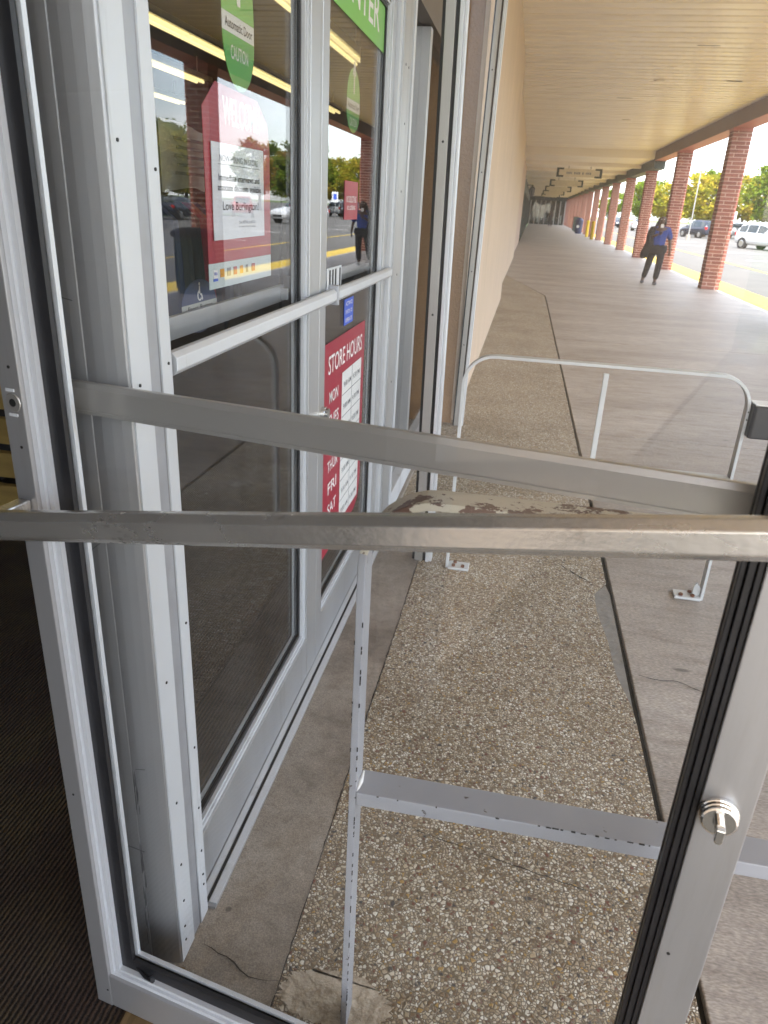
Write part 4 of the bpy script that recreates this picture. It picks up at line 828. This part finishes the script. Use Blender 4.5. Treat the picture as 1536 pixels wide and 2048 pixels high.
box('arm', M['screw'], t, -0.64, -0.2, 58.0, 58.06, 3.2, 3.26); MB().tube([(-0.28, 58.03, 3.2), (-0.28, 58.03, 3.0), (-0.28, 58.03, 2.6), (-0.28, 58.03, 2.5)], [0.05, 0.22, 0.18, 0.05], 8).build('lamp_body', M['screw'], t)

# ------------------------------------------------------------------ people
def skin_mesh(name, verts, edges, mat, parent, root=0, sub=1, smooth=True):
    me = bpy.data.meshes.new(name); me.from_pydata([v[:3] for v in verts], edges, []); me.materials.append(mat)
    o = bpy.data.objects.new(name, me); COL.objects.link(o)
    md = o.modifiers.new('skin', 'SKIN'); md.use_smooth_shade = smooth
    for i, v in enumerate(verts):
        r_ = v[3]; me.skin_vertices[0].data[i].radius = r_ if isinstance(r_, tuple) else (r_, r_)
        me.skin_vertices[0].data[i].use_root = (i == root)
    sb = o.modifiers.new('sub', 'SUBSURF'); sb.levels = sub; sb.render_levels = sub
    dg = bpy.context.evaluated_depsgraph_get(); dg.update(); m2 = bpy.data.meshes.new_from_object(o.evaluated_get(dg))
    o.modifiers.clear(); o.data = m2; o.name = name; m2.materials.clear(); m2.materials.append(mat)
    m2.polygons.foreach_set('use_smooth', [True]*len(m2.polygons)); o.parent = parent
    return o
def person(label, loc, rotz, sc, top, legs, coat, hairm):
    t = thing('person', label, 'person', loc, rotz); t.scale = (sc*1.12, sc*1.1, sc)
    V = [(0, 0, 0.93, (0.13, 0.10)), (0, 0, 1.10, (0.12, 0.09)), (0, 0, 1.30, (0.14, 0.10)), (0, 0.0, 1.42, (0.09, 0.075)), (0, -0.005, 1.49, 0.048), (0.005, -0.02, 1.56, (0.066, 0.082)), (0.008, -0.02, 1.63, (0.072, 0.088)), (0.01, -0.01, 1.685, (0.045, 0.055)),
         (-0.10, 0, 0.86, 0.085), (-0.135, 0.03, 0.50, 0.058), (-0.205, 0.12, 0.10, 0.040), (-0.215, 0.02, 0.045, 0.036),
         (0.10, -0.01, 0.86, 0.085), (0.095, -0.07, 0.50, 0.058), (0.065, -0.10, 0.09, 0.040), (0.075, -0.22, 0.035, 0.036),
         (0.175, 0, 1.385, 0.055), (0.245, 0.03, 1.13, 0.042), (0.275, -0.03, 0.90, 0.030), (0.278, -0.05, 0.83, (0.036, 0.020)),
         (-0.175, 0, 1.385, 0.055), (-0.25, -0.04, 1.14, 0.042), (-0.10, -0.19, 1.22, 0.030), (-0.04, -0.205, 1.26, (0.034, 0.020))]
    E_ = [(0, 1), (1, 2), (2, 3), (3, 4), (4, 5), (5, 6), (6, 7), (0, 8), (8, 9), (9, 10), (10, 11), (0, 12), (12, 13), (13, 14), (14, 15), (2, 16), (16, 17), (17, 18), (18, 19), (2, 20), (20, 21), (21, 22), (22, 23)]
    skin_mesh('body', V, E_, M['skin'], t)
    # fingers
    for (bx, by, bz, dx, dy, dz, sx) in ((0.278, -0.05, 0.80, 0.0, -0.35, -1.0, 1), (-0.015, -0.21, 1.275, 0.8, -0.15, 0.55, 1)):
        q = MB(); d = Vector((dx, dy, dz)).normalized(); s_ = Vector((0.2, -1, 0.3)).cross(d).normalized() if abs(dz) < 0.9 else Vector((0.35, -0.9, 0)).normalized()
        for k, L in enumerate((0.062, 0.075, 0.072, 0.055)):
            o0 = Vector((bx, by, bz))+s_*(k-1.5)*0.017; bend = d.cross(s_)*0.012
            q.tube([o0-d*0.02, o0+d*L*0.5, o0+d*L+bend*1.4], [0.009, 0.0085, 0.006], 6)
        o0 = Vector((bx, by, bz))-d*0.025-s_*0.03; q.tube([o0+s_*0.012, o0-s_*0.008+d*0.02, o0-s_*0.01+d*0.045], [0.011, 0.010, 0.007], 6)
        q.build('fingers', M['skin'], t, True, smooth=True)
    # face
    q = MB(); q.tube([(0.008, -0.104, 1.607), (0.008, -0.120, 1.582), (0.008, -0.106, 1.572)], [0.008, 0.013, 0.010], 8); q.build('nose', M['skin'], t, True, smooth=True)
    for s_ in (-1, 1):
        MB().tube([(0.008+s_*0.030-0.012, -0.099, 1.612), (0.008+s_*0.030, -0.106, 1.613), (0.008+s_*0.030+0.012, -0.099, 1.612)], [0.003, 0.007, 0.003], 8).build('eye', M['white_cloth'], t, True)
        MB().tube([(0.008+s_*0.078, -0.02, 1.63), (0.008+s_*0.086, -0.012, 1.61), (0.008+s_*0.078, -0.02, 1.575)], [0.008, 0.014, 0.007], 8).build('ear', M['skin'], t, True)
    MB().tube([(-0.018, -0.100, 1.547), (0.008, -0.107, 1.546), (0.034, -0.100, 1.547)], [0.003, 0.007, 0.003], 8).build('mouth', M['inside_dark'], t, True)
    # clothes
    skin_mesh('trousers', [(0, 0, 1.00, (0.155, 0.12)), (0, 0, 0.92, (0.155, 0.125)), (-0.10, 0, 0.84, 0.105), (-0.137, 0.03, 0.50, 0.080), (-0.195, 0.105, 0.13, 0.065), (0.10, -0.01, 0.84, 0.105), (0.095, -0.068, 0.50, 0.082), (0.066, -0.095, 0.12, 0.070)], [(0, 1), (1, 2), (2, 3), (3, 4), (1, 5), (5, 6), (6, 7)], legs, t, 1)
    skin_mesh('shirt', [(0, 0, 0.93, (0.175, 0.14)), (0, 0, 1.10, (0.155, 0.125)), (0, 0, 1.30, (0.165, 0.125)), (0, 0, 1.43, (0.085, 0.075)), (0.175, 0, 1.37, 0.080), (0.255, 0.03, 1.11, 0.072), (-0.175, 0, 1.37, 0.080), (-0.25, -0.03, 1.16, 0.068)], [(0, 1), (1, 2), (2, 3), (2, 4), (4, 5), (2, 6), (6, 7)], top, t, 1)
    for (a_, b_) in (((-0.205, 0.12, 0.10), (-0.22, 0.0, 0.04)), ((0.065, -0.085, 0.09), (0.078, -0.24, 0.035))):
        A, B = Vector(a_), Vector(b_); A.z = 0.045; B.z = 0.04
        MB().tube([A+Vector((0, 0.05, 0)), A, (A+B)/2, B], [(0.045, 0.038), (0.05, 0.045), (0.042, 0.046), (0.028, 0.036)], 10, up=(0, 0, 1)).build('shoe', M['shoe'], t, True, smooth=True)
    # hair: cap plus a long fall on one side
    h = [(0.008, 0.03, 1.60, (0.082, 0.075)), (0.008, 0.015, 1.675, (0.078, 0.082)), (-0.06, 0.02, 1.56, 0.045), (-0.10, 0.01, 1.45, 0.045), (-0.12, -0.02, 1.33, 0.03), (0.075, 0.03, 1.56, 0.035), (0.085, 0.03, 1.48, 0.025)]
    skin_mesh('hair', h, [(0, 1), (0, 2), (2, 3), (3, 4), (0, 5), (5, 6)], hairm, t, 0)
    if coat:
        q = MB(); rings = []
        for (x, y, z, rx, ry) in ((-0.19, -0.04, 1.43, 0.07, 0.08), (-0.235, -0.05, 1.33, 0.085, 0.12), (-0.26, -0.05, 1.18, 0.085, 0.13), (-0.235, -0.04, 1.05, 0.10, 0.12), (-0.25, -0.02, 0.90, 0.135, 0.11), (-0.30, 0.0, 0.76, 0.13, 0.09), (-0.345, 0.02, 0.66, 0.085, 0.06), (-0.36, 0.03, 0.63, 0.03, 0.03)):
            x = x*0.82+0.005; rx = rx*0.9
            rings.append([(x+rx*math.cos(2*math.pi*k/18)*(1+0.08*math.sin(5*k)), y+ry*math.sin(2*math.pi*k/18)*(1+0.08*math.cos(7*k)), z) for k in range(18)])
        q.loft(rings); q.build('carried_coat', M['black_cloth'], t, True, smooth=True)
        q = MB(); rings = []
        for (x, y, z, rx, ry) in ((0.02, 0, 0.99, 0.175, 0.15), (0.02, -0.01, 0.93, 0.20, 0.17), (0.01, -0.01, 0.83, 0.205, 0.175), (-0.01, 0, 0.75, 0.185, 0.15)):
            rings.append([(x+rx*math.cos(2*math.pi*k/18), y+ry*math.sin(2*math.pi*k/18), z+0.015*math.sin(3*k)) for k in range(18)])
        q.loft(rings); q.build('tied_jacket', M['black_cloth'], t, True, smooth=True)
        MB().loft([[(0.0-w, y, z), (0.03+w, y, z), (0.03+w, y+0.008, z), (0.0-w, y+0.008, z)] for (w, y, z) in ((0.012, -0.108, 1.50), (0.02, -0.115, 1.46), (0.014, -0.140, 1.41))]).build('white_scarf', M['white_cloth'], t, True)
    return t
person('person walking in a royal blue shirt and black trousers carrying a black coat', (3.03, 19.5, 0), R(-6), 0.915, M['shirt'], M['black_cloth'], True, M['hair'])
person('distant person in dark clothes walking near the far end of the walkway', (1.95, 92, 0), R(170), 1.0, M['grey_cloth'], M['black_cloth'], False, M['hair'])

# ------------------------------------------------------------------ cars
def car(label, loc, rotz, mat, suv=True, group='cars in the parking lot'):
    t = thing('parked_car', label, 'car', loc, rotz, group)
    if suv: ST = [(-2.28, 0.52, 0.80, 0.86, 0.74, 0.66), (-2.25, 0.36, 0.98, 1.04, 0.84, 0.74), (-2.12, 0.32, 1.02, 1.30, 0.88, 0.72), (-1.85, 0.30, 1.03, 1.58, 0.90, 0.66), (-1.4, 0.28, 1.03, 1.67, 0.91, 0.66), (-0.4, 0.26, 1.01, 1.70, 0.91, 0.66), (0.25, 0.26, 0.99, 1.64, 0.91, 0.65), (0.7, 0.27, 0.98, 1.36, 0.91, 0.68), (1.05, 0.28, 0.97, 1.09, 0.90, 0.74), (1.7, 0.29, 0.90, 1.00, 0.89, 0.76), (2.12, 0.30, 0.80, 0.90, 0.85, 0.72), (2.28, 0.36, 0.68, 0.74, 0.74, 0.64)]
    else: ST = [(-2.30, 0.50, 0.80, 0.86, 0.72, 0.66), (-2.22, 0.34, 0.92, 1.00, 0.83, 0.72), (-1.8, 0.28, 0.93, 1.04, 0.88, 0.74), (-1.35, 0.26, 0.94, 1.18, 0.89, 0.70), (-0.75, 0.24, 0.93, 1.41, 0.90, 0.62), (-0.1, 0.24, 0.92, 1.45, 0.90, 0.62), (0.35, 0.24, 0.91, 1.38, 0.90, 0.62), (0.8, 0.25, 0.90, 1.13, 0.90, 0.68), (1.1, 0.26, 0.88, 0.98, 0.89, 0.76), (1.8, 0.27, 0.80, 0.88, 0.87, 0.74), (2.2, 0.30, 0.70, 0.78, 0.80, 0.68), (2.32, 0.36, 0.60, 0.66, 0.70, 0.62)]
    def ringf(s_):
        x, zb_, zl, zt_, hw, ht_ = s_
        h = [(0, zb_), (hw*0.82, zb_), (hw*0.97, zb_+0.12), (hw, zb_+(zl-zb_)*0.55), (hw*0.98, zl-0.02), (hw*0.955, zl), (ht_+0.02, zt_-0.07), (ht_*0.9, zt_-0.015), (0, zt_)]
        return [(x, y, z) for y, z in h]+[(x, -y, z) for y, z in h[-2:0:-1]]
    q = MB(); q.loft([ringf(s_) for s_ in ST]); q.build('body', mat, t, True, smooth=True)
    def lerp(a, b, u): return tuple(a[k]+(b[k]-a[k])*u for k in range(6))
    def sta(x):
        for a, b in zip(ST, ST[1:]):
            if a[0] <= x <= b[0]: return lerp(a, b, (x-a[0])/(b[0]-a[0]))
    wins = ((-1.95, -1.25), (-1.18, -0.32), (-0.25, 0.62)) if suv else ((-1.15, -0.62), (-0.56, -0.12), (-0.06, 0.60))
    for s_ in (-1, 1):
        for (a, b) in wins:
            pts = []
            n_ = 5
            for k in range(n_):
                x, zb_, zl, zt_, hw, ht_ = sta(a+(b-a)*k/(n_-1)); pts.append([(x, s_*(hw*0.955+0.006), zl+0.03), (x, s_*(hw*0.955*0.22+(ht_+0.02)*0.78+0.014), max(zl+0.04, zl+(zt_-0.07-zl)*0.86)), (x, s_*(hw*0.955*0.22+(ht_+0.02)*0.78-0.01), max(zl+0.04, zl+(zt_-0.07-zl)*0.86)), (x, s_*(hw*0.955-0.02), zl+0.03)])
            MB().loft(pts).build('side_window', M['car_glass'], t, True)
        x = 0.62; MB().box(x, x+0.16, s_*0.92, s_*1.06, 0.99 if suv else 0.9, 1.13 if suv else 1.04).build('mirror', mat, t, True, bevel=0.02)
        MB().tube([(2.12 if suv else 2.16, s_*0.60, 0.76 if suv else 0.66), (2.2, s_*0.68, 0.77 if suv else 0.67), (2.0, s_*0.84, 0.80 if suv else 0.70)], [0.05, 0.09, 0.04], 8).build('headlight', M['lamp_w'], t, True)
        MB().box(-2.29, -2.10, s_*0.66, s_*0.86, 0.82 if suv else 0.74, 1.06 if suv else 0.92).build('tail_light', M['lamp_r'], t, True, bevel=0.02)
        for wx in (-1.42, 1.42):
            w_ = MB(); w_.tube([(wx, s_*0.70, 0.34), (wx, s_*0.925, 0.34)], 0.385, 20, up=(1, 0, 0)); w_.build('wheel_arch', M['tyre'], t, True)
            wh = MB().tube([(wx, s_*0.72, 0.335), (wx, s_*0.94, 0.335)], 0.335, 20, up=(1, 0, 0)).build('wheel', M['tyre'], t, True)
            MB().tube([(wx, s_*0.941, 0.335), (wx, s_*0.952, 0.335)], [0.22, 0.19], 14, up=(1, 0, 0)).build('rim', M['rim'], wh, True)
    def screen(xa, xb, nm):
        pts = []
        for k in range(4):
            x, zb_, zl, zt_, hw, ht_ = sta(xa+(xb-xa)*k/3); yw = ht_*0.86; pts.append([(x, -yw, zt_-0.005), (x, yw, zt_-0.005), (x, yw*0.9, zt_+0.016), (x, -yw*0.9, zt_+0.016)])
        MB().loft(pts).build(nm, M['car_glass'], t, True)
    if suv: screen(0.30, 1.0, 'windscreen'); screen(-2.22, -1.9, 'rear_window')
    else: screen(0.40, 1.05, 'windscreen'); screen(-1.7, -0.8, 'rear_window')
    MB().box(2.20, 2.295, -0.45, 0.45, 0.42, 0.58).build('grille', M['tyre'], t, True, bevel=0.02)
    MB().box(-2.30, -2.2, -0.26, 0.26, 0.62, 0.75).build('number_plate', M['sign_white'], t, True)
    return t
car('white crossover parked facing right beyond the nearest brick column', (15.6, 55.5, -0.15), R(-62), M['car_white'])
car('dark navy SUV parked with its rear to the viewer beneath the yellow tree', (16.6, 83, -0.15), R(112), M['car_dark'])
car('silver crossover parked just behind the dark navy SUV', (21.5, 92, -0.15), R(100), M['car_silver'])
car('small white car far off at the end of the parking lot', (13.5, 104, -0.15), R(80), M['car_white'], False)
car('grey teal sedan broadside in the second parking row', (19.5, 38, -0.15), R(85), M['car_teal'], False)
car('white sedan parked beyond the grey teal sedan', (24.5, 44, -0.15), R(-95), M['car_white'], False)
car('red SUV at the right edge of the parking rows', (24, 66, -0.15), R(70), M['car_red'])
car('silver sedan parked behind the red SUV', (28, 60, -0.15), R(86), M['car_silver'], False)
car('dark sedan in the row under the trees', (22.6, 50.0, -0.15), R(90), M['car_dark'], False)
car('dark hatchback in the far lot near the columns', (12.4, 124, -0.15), R(95), M['car_dark'], False)
car('silver van-like car in the far lot left of the trees', (14.8, 138, -0.15), R(92), M['car_silver'])

# ------------------------------------------------------------------ trees
def leaf_crown(rx, rz, zc_, seed, nclump=85, per=75, ls=0.20):
    rr = random.Random(seed); q = MB()
    for c in range(nclump):
        while True:
            p = Vector((rr.uniform(-1, 1), rr.uniform(-1, 1), rr.uniform(-1, 1)))
            if 0.25 < p.length < 1: break
        p = p.normalized()*(p.length**0.45); lump = 1+0.16*math.sin(p.x*5+seed)*math.cos(p.y*4)
        cpt = Vector((p.x*rx*lump, p.y*rx*lump, zc_+p.z*rz*(0.85 if p.z < 0 else 1.0)*lump)); cr_ = rr.uniform(0.30, 0.62)*rx*0.36
        for k in range(per):
            d = Vector((rr.gauss(0, 1), rr.gauss(0, 1), rr.gauss(0, 0.75)))*cr_*0.62; o0 = cpt+d
            a_ = Vector((rr.uniform(-1, 1), rr.uniform(-1, 1), rr.uniform(-0.5, 0.5))).normalized(); b_ = a_.cross(Vector((rr.uniform(-1, 1), rr.uniform(-1, 1), rr.uniform(-1, 1)))).normalized(); s_ = ls*rr.uniform(0.6, 1.25)
            i = len(q.v); q.v += [(o0-a_*s_).to_tuple(), (o0+b_*s_*0.55).to_tuple(), (o0+a_*s_).to_tuple(), (o0-b_*s_*0.55).to_tuple()]; q.f.append((i, i+1, i+2, i+3)); q.mi.append(0)
    me = bpy.data.meshes.new('crown'); me.from_pydata(q.v, [], q.f); me.update(); return me
def trunk_mesh(h, rx, seed):
    rr = random.Random(seed); q = MB()
    q.tube([(0, 0, -0.2), (0.03, 0, 0.4), (0.0, 0.05, h*0.35), (0.05, 0, h*0.6), (0.0, 0, h*0.85)], [0.26, 0.18, 0.15, 0.10, 0.03], 9)
    for k in range(7):
        a_ = k*0.9+rr.uniform(-0.3, 0.3); z0_ = h*(0.27+0.06*k); L = rx*rr.uniform(0.6, 0.9); d = Vector((math.cos(a_), math.sin(a_), 0))
        q.tube([Vector((0, 0, z0_)), d*L*0.45+Vector((0, 0, z0_+h*0.10)), d*L+Vector((0, 0, z0_+h*0.24))], [0.085, 0.05, 0.015], 6)
    return q.mesh('trunk', M['bark'], smooth=True)
KIND = []
for k, (h, rx, rz, ml) in enumerate(((6.2, 2.9, 2.5, 'leaf_yellow'), (6.8, 3.2, 2.8, 'leaf_green'), (6.0, 2.7, 2.4, 'leaf_orange'), (7.6, 3.0, 3.2, 'leaf_green'))):
    cm = leaf_crown(rx, rz, h-rz*0.95, 11+k); cm.materials.append(M[ml]); KIND.append((trunk_mesh(h, rx, 31+k), cm))
KN = ['yellow-green', 'full green', 'rusty orange', 'tall green']
def tree(k, x, y, s_, rz, label):
    t = thing('tree', label, 'tree', (x, y, -0.15), rz, 'trees in the parking lot'); t.scale = (s_, s_, s_)
    for nm, me in zip(('trunk', 'crown'), KIND[k]):
        o = bpy.data.objects.new(nm, me); COL.objects.link(o); o.parent = t
SPOTS = [(0, 18.3, 89, 0.98, 'yellow-green tree filling the gap right behind the dark navy SUV'), (1, 23.9, 84, 1.02, 'green tree rising beyond the white crossover at the right edge'), (2, 26.4, 88, 1.08, 'tree with an orange tinge at the right edge above the green one'),
 (1, 21.0, 104, 1.0, 'green tree between the third and fourth brick columns'), (0, 17.9, 112, 0.95, 'small yellow-green tree in the gap beside the walking person'), (3, 16.5, 128, 0.9, 'tall pale green tree left of the fourth brick column'), (1, 20.0, 146, 1.1, 'distant green tree behind the walking person'), (3, 13.8, 150, 0.8, 'farthest green tree at the left end of the lot'), (0, 29, 118, 1.2, 'big yellow tree behind the lot'), (1, 36, 104, 1.2, 'green tree at the far side of the lot'),
 (1, 27.5, 22, 0.95, 'green tree mirrored at the left of the door glass'), (2, 26.5, 30.5, 0.98, 'rusty orange tree mirrored above the hiring notice'), (1, 27.0, 39, 0.95, 'green tree mirrored right of the welcome poster'), (3, 27.5, 47, 0.9, 'tall green tree by the second parking row'), (0, 27.0, 55, 0.95, 'yellow tree behind the silver sedan'), (1, 30.5, 64, 1.0, 'green tree behind the red SUV'), (2, 33, 74, 1.0, 'rusty tree toward the far side of the lot'),
 (0, 28.0, 13, 0.95, 'yellow tree out to the right of the viewer'), (1, 44, 60, 1.3, 'large green tree across the road'), (3, 48, 80, 1.3, 'tall green tree across the road'), (1, 42, 36, 1.25, 'broad green tree across the road')]
for i, (k, x, y, s_, lb) in enumerate(SPOTS): tree(k, x, y, s_, i*1.3, lb)
isl = struct(box('planting_island', M['grass'], None, 25.6, 29.6, 8, 70, -0.3, -0.05))

# ------------------------------------------------------------------ lamp posts and parking sign
for i, (x, y, h, lb) in enumerate(((13.4, 71, 6.55, 'thin lamp post between the two nearest brick columns'), (17.0, 118, 8.3, 'farther thin lamp post behind the third brick column'), (31, 50, 9.0, 'tall lamp post mirrored in the farther door leaf'))):
    t = thing('lamp_post', lb, 'lamp post', (x, y, -0.15), 0, 'parking lot lamp posts')
    MB().tube([(x, y, -0.15), (x, y, 0.3)], 0.16, 14).build('base', M['concrete_border'], t)
    MB().tube([(x, y, 0.301), (x, y, h)], [0.05, 0.035], 8).build('pole', M['alu_dark'], t)
    MB().box(x-0.42, x+0.42, y-0.05, y+0.05, h+0.001, h+0.06).build('arm', M['alu_dark'], t)
    for s_ in (-1, 1): MB().box(x+s_*0.425, x+s_*0.80, y-0.15, y+0.15, h-0.02, h+0.10).build('lamp_head', M['alu_dark'], t)
t = thing('parking_sign', 'blue and white accessible parking sign on a post behind the white crossover', 'sign', (13.6, 58, -0.15))
MB().tube([(13.6, 58, -0.15), (13.6, 58, 2.2)], 0.03, 8).build('post', M['alu_dark'], t)
box('plate', M['sign_white'], t, 13.36, 13.84, 57.93, 57.96, 1.42, 2.15); box('symbol_field', M['blue'], t, 13.47, 13.73, 57.925, 57.9295, 1.62, 2.0)
